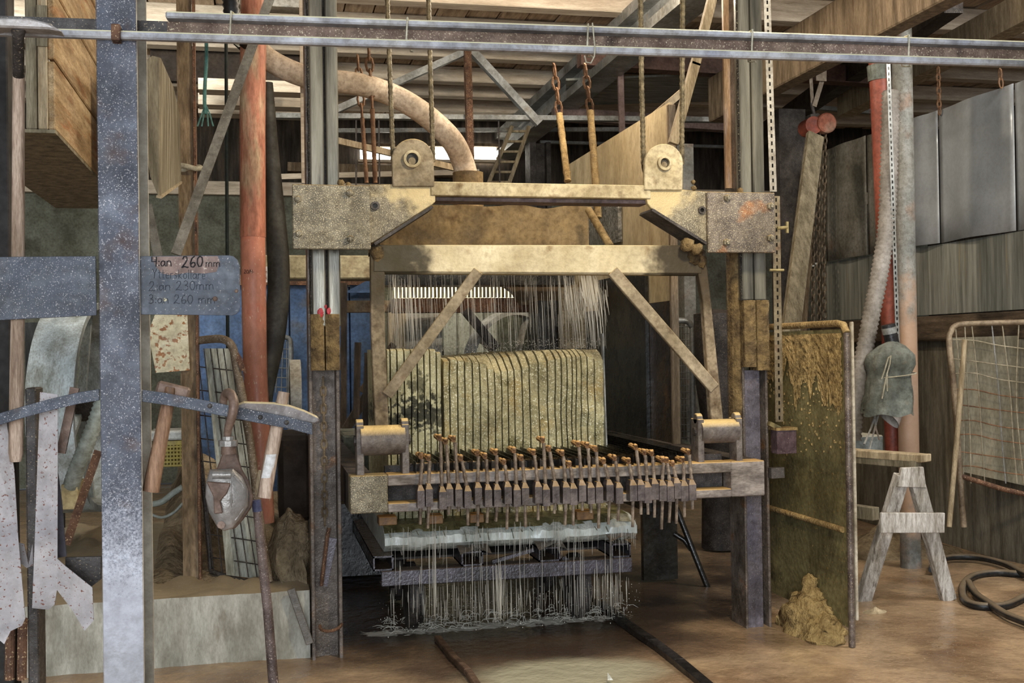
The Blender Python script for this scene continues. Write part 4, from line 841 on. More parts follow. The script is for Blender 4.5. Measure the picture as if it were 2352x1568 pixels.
# crow bar and brush handle behind the block
t = thing('crow_bar', 'long rusty bar with blue tape leaning below the tool bar', 'bar', A(636,1600,YP+.15))
part('shaft', G().ptube([(588,1150,YP+.12),(600,1260,YP+.12),(615,1400,YP+.12),(632,1620,YP+.12)], [8.5,11,11,12], 10), M('brown pitted bar', (92,72,66), (128,106,98), 14, .6, .2, .4, 120, speck=((190,170,160), .2, 220)), t, smooth=60)
part('tape', G().ptube([(588,1148,YP+.12),(591,1174,YP+.12)], 10.5, 10), blue_tape, t, smooth=60)
one('short_batten', 'short ochre stick behind the hammer handle', 'stick', G().pbar((600,1080,YP+.14), (590,1135,YP+.14), 12, .01), wood_pale)
# pick with wooden handle
Yk = YP+.056; Yq_ = YP-.085
t = thing('pick_axe', 'pick with an upright pale wooden handle hanging at the far left', 'pick', A(45,1060,Yk))
g = G(); g.ppoly([(-60,52),(0,40),(60,40),(110,52),(144,72),(110,66),(60,64),(0,62),(-60,72)], Yq_-.02, .05); part('head', g, M('bright worn pick steel', (150,142,140), (186,178,174), 8, .5, .3, .1), t, bev=.004)
part('socket', G().ptube([(42,60,Yq_),(42,84,Yq_+.02),(43,176,Yk)], [18,13,13], 12), steel_dark, t, smooth=50)
part('handle', G().ptube([(43,172,Yk),(42,400,Yk),(41,700,Yk),(38,900,Yk),(36,1040,Yk),(36,1060,Yk)], [13.5,14,15,16,16,12], 12), handle_m, t, smooth=50)
# hanging torn sheet strips
def strip(name, label, pts, Y, d=.004, curl=.02, mat=steel_dusty):
    g = G(); g.ppoly(pts, Y, d); g.bm.normal_update(); r = bmesh.ops.triangulate(g.bm, faces=[f for f in g.bm.faces if len(f.verts) > 4])
    for v in g.bm.verts: v.co.y += curl*math.sin(v.co.x*30+v.co.z*4)
    return one(name, label, 'metal strip', g, mat)
strip('metal_strip', 'dusty torn metal strip with a forked lower end hanging left of the post', [(92,900),(136,905),(134,1080),(132,1180),(130,1285),(150,1300),(215,1345),(218,1420),(196,1446),(165,1400),(128,1358),(122,1392),(108,1404),(72,1398),(76,1250),(82,1080)], YP+.06)
strip('metal_strip', 'dusty torn metal strip at the far left edge with a ragged end', [(-30,960),(12,970),(30,1080),(40,1230),(58,1420),(52,1435),(28,1445),(14,1474),(-30,1440)], YP+.05)
strip('metal_strip', 'narrow dark lilac strip behind the forked metal strip', [(130,1060),(142,1150),(152,1278),(128,1284)], YP+.12, mat=M('lilac dusty steel', (88,86,98), (112,108,120), 6, .8))
strip('metal_strip', 'small bent metal flap between the two hanging strips', [(40,1245),(54,1250),(64,1298),(72,1250),(74,1300),(60,1305),(44,1290)], YP+.1)
g = G(); g.ppoly([(150,1280),(232,1278),(232,1330),(206,1350),(150,1300)], YP+.14, .01); one('metal_bracket', 'dark sheet bracket beside the forked metal strip', 'bracket', g, steel_dark)
one('rust_bar', 'rusty flat bar slanting behind the hanging strips', 'bar', G().pbar((226,1035,4.2), (152,1250,4.2), 18, .01), rust)
one('chisel_bar', 'dark forked pry bar hanging from the tool bar left of the post', 'bar', G().pbar((172,890,YP+.1), (140,1040,YP+.1), 20, .012), block_rust)
for k, (x0, x1, mt) in enumerate(((-30,24,M('near black timber', (30,26,24), (48,42,38), 5, .8)),(56,82,steel_dark))):
    g = G(); p = A(x0,800,3.3); q = A(x1,800,3.3); g.box(p.x, 3.3, 0, q.x, 3.4, 4.3 if k == 0 else 1.42); one('dark_post', ['near black timber post at the left picture edge','shorter dark steel post behind the forked strip'][k], 'post', g, mt, bev=.004)
for k, (x0, x1) in enumerate(((12,36),(40,62))):
    g = G(); g.ptube([(x0+12,1420,3.0),(x0+10,1560,3.0)], 11, 10); one('pipe_stub', ['left rusty pipe stub under the torn strip','right rusty pipe stub under the torn strip'][k], 'pipe', g, rust)

# ---- overhead rail across the picture
zr = A(275,76,YP-.03).z
pl_, pr_ = AZ(-60,73,zr), AZ(2420,150,zr)
t = thing('overhead_rail', 'rusty overhead rail with a grey lower bar crossing the whole picture', 'rail', (pl_+pr_)/2, kind='structure')
d = (pr_-pl_).normalized(); nrm = V((-d.y, d.x, 0)); kk = mpp(A(1240,100,3.1))
def railbar(z0, z1, off, th, a=0, b=1): 
    p, q = pl_.lerp(pr_, a), pl_.lerp(pr_, b); g = G(); p = p+nrm*(off+th/2); q = q+nrm*(off+th/2)
    p = V((p.x,p.y,zr+(z0+z1)/2)); q = V((q.x,q.y,zr+(z0+z1)/2)); return g.bar(p, q, z1-z0, th, (0,0,1))
part('lower_bar', railbar(-.010, .009, -.02, .022, -.3, 1.5), rail_edge, t, bev=.004)
fa = .155
part('web', railbar(.009, .046, .028, .006, fa, 1.5), rust_rail, t)
part('top_flange', railbar(.046, .062, -.005, .038, fa, 1.5), rail_edge, t, bev=.004)
part('lower_flange', railbar(.005, .009, .002, .03, fa, 1.5), rust_rail, t)
part('rear_web', railbar(.012, .050, .04, .006, -.3, fa+.02), steel_dark, t)
for x in (458, 836, 1245, 1637, 2030):
    f = (x+60)/2480; p = pl_.lerp(pr_, f); p.z = zr; g = G()
    L = [p+nrm*a+V((0,0,b)) for a, b in ((-.012,-.004),(-.012,.064),(.02,.068),(.05,.06),(.05,-.002),(.01,-.012))]
    g.tube([q+d*.004*i for i, q in enumerate(L)], .0022, 6, closed=True); part('wire_tie', g, cord_m, t)
p = pl_.lerp(pr_, (1245+60)/2480)-nrm*.006; p.z = zr
one('wire_hook', 'bent pale wire hook tied round the overhead rail', 'wire', G().tube([p+V((.012,-.014,.064)), p+V((.016,-.02,0)), p+V((.014,-.02,-.02)), p+V((.006,-.016,-.036)), p+V((-.006,-.016,-.034)), p+V((-.010,-.016,-.018))], .0018, 6), cord_m)
# ================================================================ right side
# mud spattered shield
Xs = AZ(1957,1480,0).x; yn = AZ(1957,1480,0).y; ztop = AX(1930,742,Xs).z
t = thing('splash_shield', 'tall olive steel shield spattered with ochre mud right of the saw', 'shield', (Xs, yn+.5, 0))
g = G(); g.box(Xs-.004, yn+.03, .08, Xs+.004, yn+1.1, ztop-.03); part('sheet', g, sheet_green, t)
g = G(); r_ = .017; P = [V((Xs, yn, -.01)), V((Xs, yn, .6)), V((Xs, yn, ztop-.05)), V((Xs, yn+.03, ztop-.01)), V((Xs, yn+.1, ztop)), V((Xs, yn+1.1, ztop))]
g.tube(P[:3], r_, 10); part('front_tube', g, M('wet brown tube', (96,80,74), (140,124,112), 9, .4, .2, .3, 80, speck=((200,180,150), .2, 160)), t, smooth=60)
part('top_tube', G().tube(P[2:], r_*1.1, 10), mud_ochre, t, smooth=60)
part('edge_bar', G().box(Xs+.022, yn-.01, .12, Xs+.036, yn+.012, ztop+.005), M('pale edge strip', (190,176,150), (216,204,180), 7, .7), t, bev=.003)
g = G(); a = AX(1790,1175,Xs); b = AX(1938,1215,Xs); g.tube([V((Xs-.012,yn+1.0,b.z+.0)), V((Xs-.012,yn+.05,b.z))], .016, 8); part('cross_tube', g, mud_ochre, t, smooth=60)
def crust(u, v):
    y = yn+.04+1.0*u; z = ztop-.05-.42*v*(.85-.35*u+.5*noise.noise(V((u*9,0,5)))+.25*noise.noise(V((u*40,0,5)))); k_ = noise.noise(V((u*22,v*16,2)))
    return V((Xs-.006-.012*max(0,k_+.25), y, z))
part('mud_crust', G().grid(crust, 70, 40), M('spattered ochre mud', (186,150,84), (214,178,108), 12, .9, 0, .9, 60, spot=((84,66,34), .34, 26), bd=.02), t, smooth=70)
g = G()
for k in range(260):
    y = yn+.05+.95*random.random(); z = ztop-.12-.6*random.random()**1.7; s_ = rnd(.002,.007); g.blob(V((Xs-.005, y, z)), .005, s_, s_*rnd(1,2), .3, 3, 6, 4, k)
part('mud_spatter', g, MATS['spattered ochre mud'], t, kind='stuff')
g = G(); c = AX(1880,1345,Xs-.03)
def heap_unused(u, v):
    a_ = u*2*math.pi; r = v; h = .24*(1-r)**1.1*(1+.5*noise.noise(V((math.cos(a_)*2,math.sin(a_)*2,r*3))))
    return V((Xs-.02-.15*r*abs(math.cos(a_)), c.y+.02+.30*r*math.sin(a_), max(-.01, h-.01)))
g = G()
for k, (dy, dx, z_, r_) in enumerate(((0,.05,.03,.16),(.1,.05,.05,.13),(-.13,.05,.0,.14),(.03,.035,.15,.09),(.05,.03,.24,.05),(-.06,.04,.10,.09),(.17,.05,.0,.12))): g.blob(V((Xs-.01-dx, c.y+dy+.03, z_)), r_*.75, r_, r_*.9, .45, 2.6, 18, 12, k*3)
part('mud_heap', g, MATS['spattered ochre mud'], t, smooth=70)
# control box on the column
YCb = 5.62
t = thing('switch_box', 'violet brown switch box with a mud cap beside the right column', 'box', A(1808,1040,YCb))
part('case', G().pbox(1785, 987, 1830, 1042, YCb, .08), purple_box, t, bev=.003); part('cap', G().pbox(1783, 982, 1832, 988, YCb-.01, .1), mud_ochre, t)
part('arm', G().pbar((1766,972,YCb+.04), (1790,984,YCb+.04), 10, .03), brass, t); part('stop_bar', G().pbar((1768,1086,YCb+.05), (1798,1084,YCb+.05), 24, .04), steel_dark, t)
# perforated strips
def perforated(name, label, p, q, wpx, mat, npx, Y):
    a, b = A(*p, Y), A(*q, Y); wd = wpx*mpp(a); t = thing(name, label, 'strip', b if b.z < a.z else a)
    part('strip', G().bar(a, b, wd, .004, (1,0,0)), mat, t)
    g = G(); n = int((b-a).length/(npx*mpp(a)))
    for i in range(n):
        c = a.lerp(b, (i+.5)/n)-V((0,.0025,0)); g.bar(c-V((0,0,.010)), c+V((0,0,.010)), .009, .001, (1,0,0))
    part('slots', g, blade_m, t, kind='stuff')
perforated('perforated_strip', 'pale slotted steel strip hanging along the right column', (1761,-20), (1776,440), 17, M('pale slotted steel', (176,166,150), (206,198,182), 8, .6, .2), 17, 5.62)
perforated('perforated_strip', 'rusty slotted steel strip below the carriage on the right column', (1782,450), (1790,968), 19, M('brown slotted steel', (128,110,82), (160,142,108), 10, .6, .2, spot=((120,64,40), .3, 9)), 17, 5.60)
one('adjust_bolt', 'thin bolt through the rusty slotted strip', 'bolt', G().ptube([(1768,620,5.59),(1800,620,5.59)], 3, 8), brass)
perforated('perforated_strip', 'slotted galvanised strip on the grey pipe column', (2036,20), (2062,790), 10, galv, 13, 6.75)
stain(pipe_grey, [(tuple(A(2085,950,6.9)), (.3,.5,.9), (176,140,112), .75)], 8, .6)
# pipes at right
one('pipe_column', 'grey steel pipe column with pinkish stains behind the sawhorse', 'column', G().tube([V((A(2085,900,6.95).x, 6.95, z)) for z in (-.02, 1.2, 2.4, 4.4)], 23*mpp(A(2085,900,6.95)), 20), pipe_grey, smooth=60, kind='structure')
t = thing('red_pipe', 'faded red drain pipe behind the ribbed hose on the right', 'pipe', A(2050,1040,7.05))
P = [(2014,120,7.05),(2020,200,7.05),(2026,330,7.05),(2034,560,7.05),(2044,760,7.05),(2050,1040,7.05)]
part('pipe', G().ptube(P, [20,22,22,20,19,17], 16), red_pipe_m, t, smooth=60); part('joint_tape', G().ptube([(2014,150,7.05),(2017,185,7.05)], 22.5, 14), cloth_m, t)
def ribbed(pts, rpx, pitch, n=14):
    P = smooth_path([A(*p) for p in pts], 8); L = [0]
    for a, b in zip(P[:-1], P[1:]): L.append(L[-1]+(b-a).length)
    m_ = int(L[-1]/pitch*2); Q = []; j = 0
    for i in range(m_+1):
        s_ = L[-1]*i/m_
        while j < len(L)-2 and L[j+1] < s_: j += 1
        Q.append(P[j].lerp(P[j+1], (s_-L[j])/max(1e-6, L[j+1]-L[j])))
    return G().tube(Q, [rpx*mpp(q)*(1.0 if i % 2 else .84) for i, q in enumerate(Q)], n)
one('ribbed_hose', 'ribbed grey suction hose curving down in front of the red pipe', 'hose', ribbed([(2046,210,6.85),(2042,380,6.82),(2036,520,6.8),(2018,640,6.78),(1998,740,6.76),(1978,850,6.74),(1964,950,6.72),(1958,1010,6.72)], 21, .03), hose_rib, smooth=80)
# wrapped bag
Yb = 6.6; c = A(2046,865,Yb); k_ = mpp(c)
t = thing('wrapped_motor', 'grey green canvas cover tied with cord over a motor on the pipe column', 'cover', A(2040,960,Yb))
def bag(u, v):
    a_ = u*2*math.pi; pr = [(0,.03),(.08,.55),(.2,.95),(.34,1.0),(.46,.86),(.52,.84),(.66,.95),(.82,1.0),(1,1.05)]
    R_ = interp(pr, v)*(1+.10*noise.noise(V((math.cos(a_)*2,math.sin(a_)*2,v*5)))+.05*math.sin(a_*7+v*3)*min(1, v*2))
    return A(2050-12*v, 780+172*v, Yb)+V((math.cos(a_)*58*k_*R_, math.sin(a_)*.13*R_+.0, .01*math.sin(a_*5)*v))
part('canvas', G().grid(bag, 48, 24), cloth_m, t, smooth=80)
part('lining', G().grid(lambda u, v: A(2030+10*v, 938+46*v*(.5+.5*math.cos(u*6)), Yb)+V((math.cos(u*6.283)*(50-26*v)*k_, math.sin(u*6.283)*.1*(1-.4*v), 0)), 30, 6), cloth_white, t, smooth=80)
P = [A(2050,862,Yb)+V((math.cos(a)*54*k_, math.sin(a)*.125, .015*math.cos(a))) for a in [k*2*math.pi/24 for k in range(24)]]
part('cord', G().tube(P, .004, 6, closed=True), cord_m, t)
part('cord_bow', G().ptube([(2025,870,Yb-.14),(2032,850,Yb-.15),(2040,822,Yb-.14),(2046,816,Yb-.14),(2044,835,Yb-.15),(2036,862,Yb-.15),(2030,895,Yb-.14),(2026,915,Yb-.13)], 1.6, 6), cord_m, t)
part('cord_end', G().ptube([(2038,860,Yb-.15),(2037,880,Yb-.15),(2038,898,Yb-.14)], 1.6, 6), cord_m, t)
for k, p in enumerate(([(2014,945,Yb),(2000,985,Yb),(1985,1020,Yb-.05)],[(2018,950,Yb),(2005,1000,Yb),(1996,1035,Yb-.05)],[(2008,950,Yb),(2012,985,Yb),(2020,1010,Yb)])): part('cable', G().ptube(p, 2.4, 6), pipe_grey, t)
part('motor_end', G().cyl(A(2040,745,Yb+.02), A(2050,790,Yb+.02), 16*k_, 16), M('black motor cap', (36,36,38), (66,66,68), 6, .3, .3), t, smooth=50)
part('motor_band', G().cyl(A(2041,752,Yb+.02), A(2044,766,Yb+.02), 16.6*k_, 16), galv, t, smooth=50)
# hoist
Yc = 9.0
t = thing('chain_hoist', 'faded red chain hoist hanging from a beige strap', 'hoist', A(1885,310,Yc))
c = A(1890,286,Yc); k_ = mpp(c)
part('gear_cover', G().tube([c+V((0,-.09,0)), c+V((0,-.08,0)), c+V((0,-.02,0))], [20*k_, 23*k_, 24*k_], 24), hoist_red, t, smooth=40)
part('body', G().tube([A(1862,290,Yc)+V((0,-.06,0)), A(1866,290,Yc)+V((0,.12,0))], 20*k_, 20), M('deep red hoist side', (150,60,40), (176,82,58), 6, .6), t, smooth=40)
part('frame', G().ppoly([(1862,262),(1882,260),(1884,300),(1862,304)], Yc-.03, .1), steel_dark, t)
part('top_hook', G().ptube([(1870,262,Yc),(1866,246,Yc),(1864,236,Yc)], 4, 8), steel_dark, t)
one('lifting_strap', 'beige webbing strap looped over the beam above the red hoist', 'strap', G().pbar((1886,150,Yc-.05),(1886,186,Yc-.05),26,.01).pbar((1862,178,Yc),(1866,244,Yc),8,.01).pbar((1888,185,Yc-.02),(1870,244,Yc-.02),11,.01), strap_m)
for k, (x0, y0, x1, y1) in enumerate(((1874,296,1868,738),(1883,298,1882,735),(1896,300,1894,730))):
    g = G(); chain(g, [A(x0,y0,Yc), A((x0+x1)/2-3,(y0+y1)/2,Yc), A(x1,y1,Yc)], .055, .0068); one('hoist_chain', ['left hoist chain under the red hoist','middle hoist chain under the red hoist','right hoist chain under the red hoist'][k], 'chain', g, chain_m, smooth=60)
# leaning boards
one('leaning_board', 'weathered wide board leaning beside the hoist chains', 'board', G().pbar((1872,310,8.4), (1812,790,7.6), 42, .05), wood_grey, bev=.004)
one('leaning_board', 'narrow dark board leaning behind the wide weathered board', 'board', G().bar(A(1868,380,9.4), V((A(1838,800,9.0).x-.1, 9.1, .0)), .085, .04), wood_brown)
# pale backlit gap and far column behind the boards
one('backlit_gap', 'white strip standing in for a backlit gap behind the hoist chains', 'panel', G().pbox(1855, 500, 1876, 612, 9.6, .1), white_panel)  # white colour stands for light coming through a gap
one('steel_column', 'dark steel column left of the wide leaning board', 'column', G().pbox(1795, 250, 1856, 1000, 9.6, .2), steel_dark, kind='structure')
# grey sheets hung along the side
Xg = 5.0
def ysh(px, py=400): return AX(px, py, Xg).y
zt, zmid = AX(2330,192,Xg).z, (AX(2340,528,Xg).z+AX(2110,568,Xg).z)/2; zlow = (AX(2340,690,Xg).z+AX(2110,742,Xg).z)/2
Lb = [2420, 2335, 2162, 2080, 2000, 1905, 1858]
labs = ['rightmost grey metal sheet at the picture edge','bright grey bulging metal sheet right of the pipe column','narrow grey metal sheet just right of the pipe column','grey metal sheet hidden mostly by the pipe column','dusty grey metal sheet left of the ribbed hose','farthest grey metal sheet beside the hoist chains']
for k, (a, b) in enumerate(zip(Lb[:-1], Lb[1:])):
    y0, y1 = ysh(a), ysh(b); g = G(); bul = .05 if k in (1, 2) else .015
    g.grid(lambda u, v: V((Xg-.01*k-bul*math.sin(math.pi*u)*(.9-.7*v)+.01*math.sin(u*9), y0+(y1-y0)*u, zmid+(zt-zmid)*v)), 16, 4)
    o = one('metal_sheet', labs[k], 'sheet', g, sheet_grey if k < 3 else M('dusty grey sheet', (128,124,112), (152,148,136), 1.5, .6, .1, .1, spot=((150,126,100), .3, 3)), smooth=70)
    o.modifiers.new('thick', 'SOLIDIFY').thickness = .006
for k, (a, b) in enumerate(((2420,2162),(2162,2000),(2000,1858))):
    g = G(); g.box(Xg+.005, ysh(a), zlow, Xg+.02, ysh(b)-.004, zmid-.005); one('wall_cladding', ['streaked lower cladding sheet behind the wire cage','streaked lower cladding sheet behind the pipe column','streaked lower cladding sheet behind the hoist chains'][k], 'sheet', g, sheet_dirty)
g = G(); g.box(Xg-.02, ysh(2420), zlow-.2, Xg+.1, ysh(1858), zlow-.01); one('timber_sill', 'dark brown timber beam below the streaked cladding', 'beam', g, M('dark sill timber', (84,68,52), (116,96,74), 4, .8, st=(6,.8,6)), bev=.01)
g = G(); g.box(Xg+.08, ysh(2420), -.02, Xg+.14, ysh(1858), zlow-.2); one('wall_boarding', 'dark stained lower boarding behind the wire cage', 'wall', g, M('dark stained boarding', (100,94,80), (132,124,106), 4, .8, 0, .2, 30, st=(1,5,.6)), kind='structure')
for k, (x0, y0, x1, y1) in enumerate(((2155,155,2158,262),(2297,160,2300,200))):
    g = G(); chain(g, [AX(x0,y0,Xg-.03), AX(x1,y1,Xg-.03)], .05, .006); one('sheet_chain', ['short chain holding the narrow grey sheet','short chain holding the bulging grey sheet'][k], 'chain', g, rope_rust)
# wire cage leaning at right
Yg = 6.6
cage_w = M('dull tan wire', (150,138,110), (174,162,134), 20, .7)
def CG(x, y): return A(x, y, Yg+.0009*(2352-x))
t = thing('wire_cage', 'rusty wire cage panel leaning at the right picture edge', 'cage', CG(2280,1200))
P = [CG(*p) for p in ((2214,1210),(2205,1100),(2192,900),(2180,790),(2184,762),(2200,746),(2260,742),(2420,738))]
part('frame_tube', G().tube(smooth_path(P, 4), .019, 10), M('brown cage tube', (128,106,82), (168,146,116), 8, .6, .1, .3), t, smooth=60)
g = G(); g.prism([CG(2200,775)+V((.02,.12,0)), CG(2420,768)+V((.02,.12,0)), CG(2420,1130)+V((.02,.12,0)), CG(2218,1085)+V((.02,.12,0))], (0,.01,0)); part('backing_sheet', g, M('pale tan sheet', (122,114,92), (150,140,116), 2, .8, st=(2,2,.6), spot=((112,100,76), .3, 3), grime=.4), t)
part('lower_rail', G().tube([CG(2204,1092), CG(2300,1122), CG(2420,1150)], .017, 10), rust, t, smooth=60)
for k, (x0, x1, x2) in enumerate(((2194,2208,2212),(2216,2222,2230),(2232,2248,2262),(2278,2294,2310),(2302,2320,2336),(2340,2334,2352),(2362,2375,2388))):
    part('wire', G().tube(smooth_path([CG(x0,746), CG(x1,900), CG(x1+6,1000), CG(x2,1110)], 3), .0042, 6), cage_w if k != 3 else galv, t)
for k, y in enumerate((782,826,860,896,930,968,1000,1038,1072)):
    part('wire', G().tube(smooth_path([CG(2186+(y-746)*.05,y-2), CG(2240,y+4*math.sin(k*2)), CG(2300,y+12), CG(2420,y+26)], 3), .0042, 6), rope_rust if k > 2 else cage_w, t)
one('wood_stick', 'pale round stick leaning on the wire cage', 'stick', G().ptube([(2216,780,6.5),(2200,980,6.5),(2180,1210,6.4)], [5.5,6,6], 10), wood_pale, smooth=60)
# sawhorse
t = thing('sawhorse', 'weathered wooden sawhorse whitened with dust right of the shield', 'sawhorse', (AZ(2080,1350,0).x, 6.0, 0))
ft = [AZ(1975,1372,-.01), AZ(2178,1372,-.01)]; Yq = 5.95
near = A(2095,1055,Yq); top = near.z
dirv = V((-.30, .95, 0)).normalized(); L_ = .85
def sh(p, s_): return p+dirv*s_
part('top_beam', G().bar(A(2128,1052,Yq), sh(A(2075,1052,Yq), L_), .11, .045, (1,.3,0)), wood_pale, t, bev=.004)
part('under_beam', G().bar(A(2110,1066,Yq+.02), sh(A(2075,1066,Yq), L_), .06, .05, (1,.3,0)), wood_grey, t, bev=.004)
pk = [(2058,1074),(2122,1072),(2128,1122),(2052,1116)]
part('gusset', G().ppoly([(2072,1074),(2122,1072),(2128,1120),(2062,1118)], Yq-.03, .025), wood_white, t, bev=.003)
for (x0, y0, x1, y1) in ((2072,1090,1982,1380),(2100,1090,2178,1378)):
    a, b = A(x0,y0,Yq), A(x1,y1,Yq-.1); b = AZ(x1,y1,-.015); part('leg', G().bar(a, b, .085, .055, (1,0,0)), wood_white, t, bev=.004)
    a2, b2 = sh(a, L_-.12), sh(b, L_-.02); b2.z = -.015; part('leg', G().bar(a2, b2, .08, .05, (1,0,0)), wood_grey, t, bev=.004)
part('cross_board', G().pbar((2022,1200,Yq-.10), (2168,1200,Yq-.10), 46, .022), wood_white, t, bev=.003)
part('side_beam', G().bar(A(2012,1180,Yq-.05), sh(A(2000,1180,Yq), .9), .06, .075, (1,0,0)), wood_grey, t, bev=.004)
# hose coil on floor
def hz(x, y, r_): p = AZ(x, y, 0); p.z = fl(p.x, p.y)+r_; return p
t = thing('hose_coil', 'black rubber hose lying in loops on the floor at lower right', 'hose', AZ(2290,1360,0))
P = smooth_path([hz(x, y, .022) for x, y in ((2430,1315),(2352,1322),(2290,1318),(2236,1325),(2212,1350),(2216,1380),(2250,1395),(2310,1392),(2360,1372),(2430,1350))], 6); part('hose_loop', G().tube(P, .024, 10), hose_black, t, smooth=80)
P = smooth_path([hz(x, y, .04) for x, y in ((2140,1318),(2150,1298),(2190,1288),(2250,1290),(2310,1305),(2360,1330),(2430,1345))], 6); part('hose_loop', G().tube(P, .022, 10), hose_black, t, smooth=80)
P = smooth_path([hz(x, y, .035) for x, y in ((2225,1345),(2242,1372),(2270,1392),(2310,1418),(2352,1436),(2430,1470))], 6); part('hose_end', G().tube(P, .022, 10), hose_black, t, smooth=80)
for k, (x, y, rx, ry, h_) in enumerate(((2080,1270,.55,.4,.22),(2270,1225,.6,.4,.2),(2010,1400,.10,.06,.04))):
    c = AZ(x, y, 0); c.y += .2 if k < 2 else 0; g = G()
    g.grid(lambda u, v: c+V((rx*v*math.cos(u*6.2832), ry*v*math.sin(u*6.2832), -.02+h_*(1-v)**1.2*(1+.6*noise.noise(V((math.cos(u*6.28)*2*v+k,math.sin(u*6.28)*2*v,1)))))), 36, 12)
    one('mud_pile', ['low pinkish mud heap under the sawhorse','wide mud bank at the foot of the wire cage','small lump of mud beside the foot of the shield'][k], 'mud', g, mudpile if k < 2 else wood_pale, smooth=80, kind='stuff')
one('plastic_box', 'pale box with a lid standing behind the sawhorse', 'box', G().pbox(1955, 1000, 2030, 1045, 7.4, .3), M('pale blue box', (128,140,140), (156,166,164), 3, .6, dust=((190,184,164), 1)), bev=.01)
# behind the saw on the right
one('steel_post', 'pale steel post seen through the right side of the swing frame', 'post', G().pbox(1572, 330, 1598, 1010, 8.6, .12), pipe_grey, kind='structure')
t = thing('mesh_gate', 'wire mesh gate with rounded tube corner behind the swing frame', 'gate', A(1570,1020,8.2))
P = [A(*p, 8.2) for p in ((1500,738),(1570,736),(1588,750),(1590,780),(1592,1020))]; part('frame_tube', G().tube(smooth_path(P, 3), .022, 8), galv, t, smooth=60)
g = G()
for k in range(14): g.tube([A(1500+k*6.5,745,8.2), A(1500+k*6.5,1015,8.2)], .003, 4)
for k in range(18): g.tube([A(1500,750+k*15,8.2), A(1590,750+k*15,8.2)], .003, 4)
part('wire_mesh', g, galv, t, kind='stuff')
one('dark_drum', 'dark motor drum behind the right leg of the swing frame', 'drum', G().tube([A(1645,710,8.0), A(1645,720,8.0), A(1650,880,8.0), A(1650,980,8.0), V((A(1650,980,8.0).x, 8.0, 0))], [.05,.17,.17,.12,.14], 18), steel_dark, smooth=50)
# ================================================================ background on the left
# hanging crate
Yc = 3.9; Xc = A(108,200,Yc).x; zb = A(80,296,Yc).z
t = thing('wooden_crate', 'big brown wooden crate hanging high at the upper left', 'crate', (Xc-.2, Yc+.8, zb))
for x0, x1, mt in ((58,84,wood_grey),(86,109,wood_pale)):
    g = G(); g.box(A(x0,150,Yc).x, Yc, zb, A(x1,150,Yc).x, Yc+.025, zb+1.6); part('front_board', g, mt, t, bev=.003)
for k in range(7):
    g = G(); g.box(Xc+.002, Yc+.002, zb+.23*k, Xc+.024, Yc+1.95, zb+.23*k+.222); part('side_board', g, wood_crate, t, bev=.004)
g = G(); g.box(Xc-.3, Yc, zb-.012, Xc+.024, Yc+1.95, zb-.001); part('bottom_board', g, wood_grey, t)
part('metal_strap', G().bar(V((Xc+.03, Yc+.25, zb+1.55)), V((Xc+.03, Yc+1.35, zb+.55)), .05, .01, (0,1,0)), galv, t)
part('bracket', G().pbox(84, 12, 108, 106, Yc-.008, .006), wood_grey, t)
# bent board hanging right of the post
t = thing('bent_board', 'grey bent plywood sheet hanging right of the steel post', 'board', A(370,452,4.6))
g = G(); g.prism([A(333,140,4.6), A(350,128,4.6), A(366,132,4.6), A(364,452,4.6), A(345,405,4.6), A(333,330,4.6)], (0,.01,0)); part('sheet', g, wood_grey, t)
g = G(); g.prism([A(366,132,4.6), A(378,160,4.9), A(396,200,5.1), A(411,270,5.3), A(413,415,5.3), A(364,455,4.6)], (.005,.01,0)); part('side_sheet', g, wood_grey, t)
part('bottom_strip', G().bar(A(365,452,4.6), A(413,418,5.3), .02, .01), wood_pale, t)
# rusty angle post with rope, diagonal brace
xa, xb = A(413,700,6.1).x, A(455,700,6.1).x; zpl = A(520,1352,5.9).z
t = thing('angle_post', 'rust streaked steel angle post behind the grey bent board', 'post', ((xa+xb)/2, 6.15, zpl), kind='structure')
part('face', G().box(xa, 6.1, zpl, xb-.015, 6.11, 4.4), M('scaly rust', (120,96,66), (160,132,96), 9, .7, .1, .5, 60, st=(2,2,.5), spot=((72,52,36), .34, 10)), t)
part('edge', G().box(xb-.012, 6.08, zpl, xb, 6.18, 4.4), rust, t)
c = A(434,386,6.09); part('rope_loop', G().tube([c+V((.06*math.cos(a), .03*math.sin(a)-.01, .008*math.sin(a*2))) for a in [k*.42 for k in range(15)]], .014, 8, closed=True), cord_m, t, smooth=70)
one('diagonal_brace', 'grey flat bar sloping from the orange pipe down to the sign plate', 'brace', G().pbar((622,-10,5.6), (404,584,5.2), 22, .012), steel_tan if False else M('grey flat bar', (112,106,96), (140,134,122), 8, .6, .2, speck=((180,170,150), .15, 200)))
one('diagonal_brace', 'second grey flat bar sloping the other way behind the sign plate', 'brace', G().pbar((338,470,5.6), (366,600,5.6), 20, .012), MATS['grey flat bar'])
# teal rope
P = [A(x, y, 5.8) for x, y in ((474,88),(474,140),(471,190),(470,235),(472,262))]; t = thing('teal_rope', 'frayed teal rope hanging beside the rusty angle post', 'rope', A(472,285,5.8))
part('cord', G().tube(smooth_path(P,4), .009, 8), teal_m, t)
for dx in (-12,-5,6,14): part('frayed_end', G().tube([A(472,240,5.8), A(472+dx*.7,262,5.8), A(470+dx*1.4,290,5.8)], .004, 5), teal_m, t)
one('dark_conduit', 'thin dark green conduit left of the orange pipe', 'pipe', G().ptube([(519,60,6.8),(526,1330,6.8)], 4, 8), M('dark green conduit', (36,44,36), (52,62,50), 6, .6))
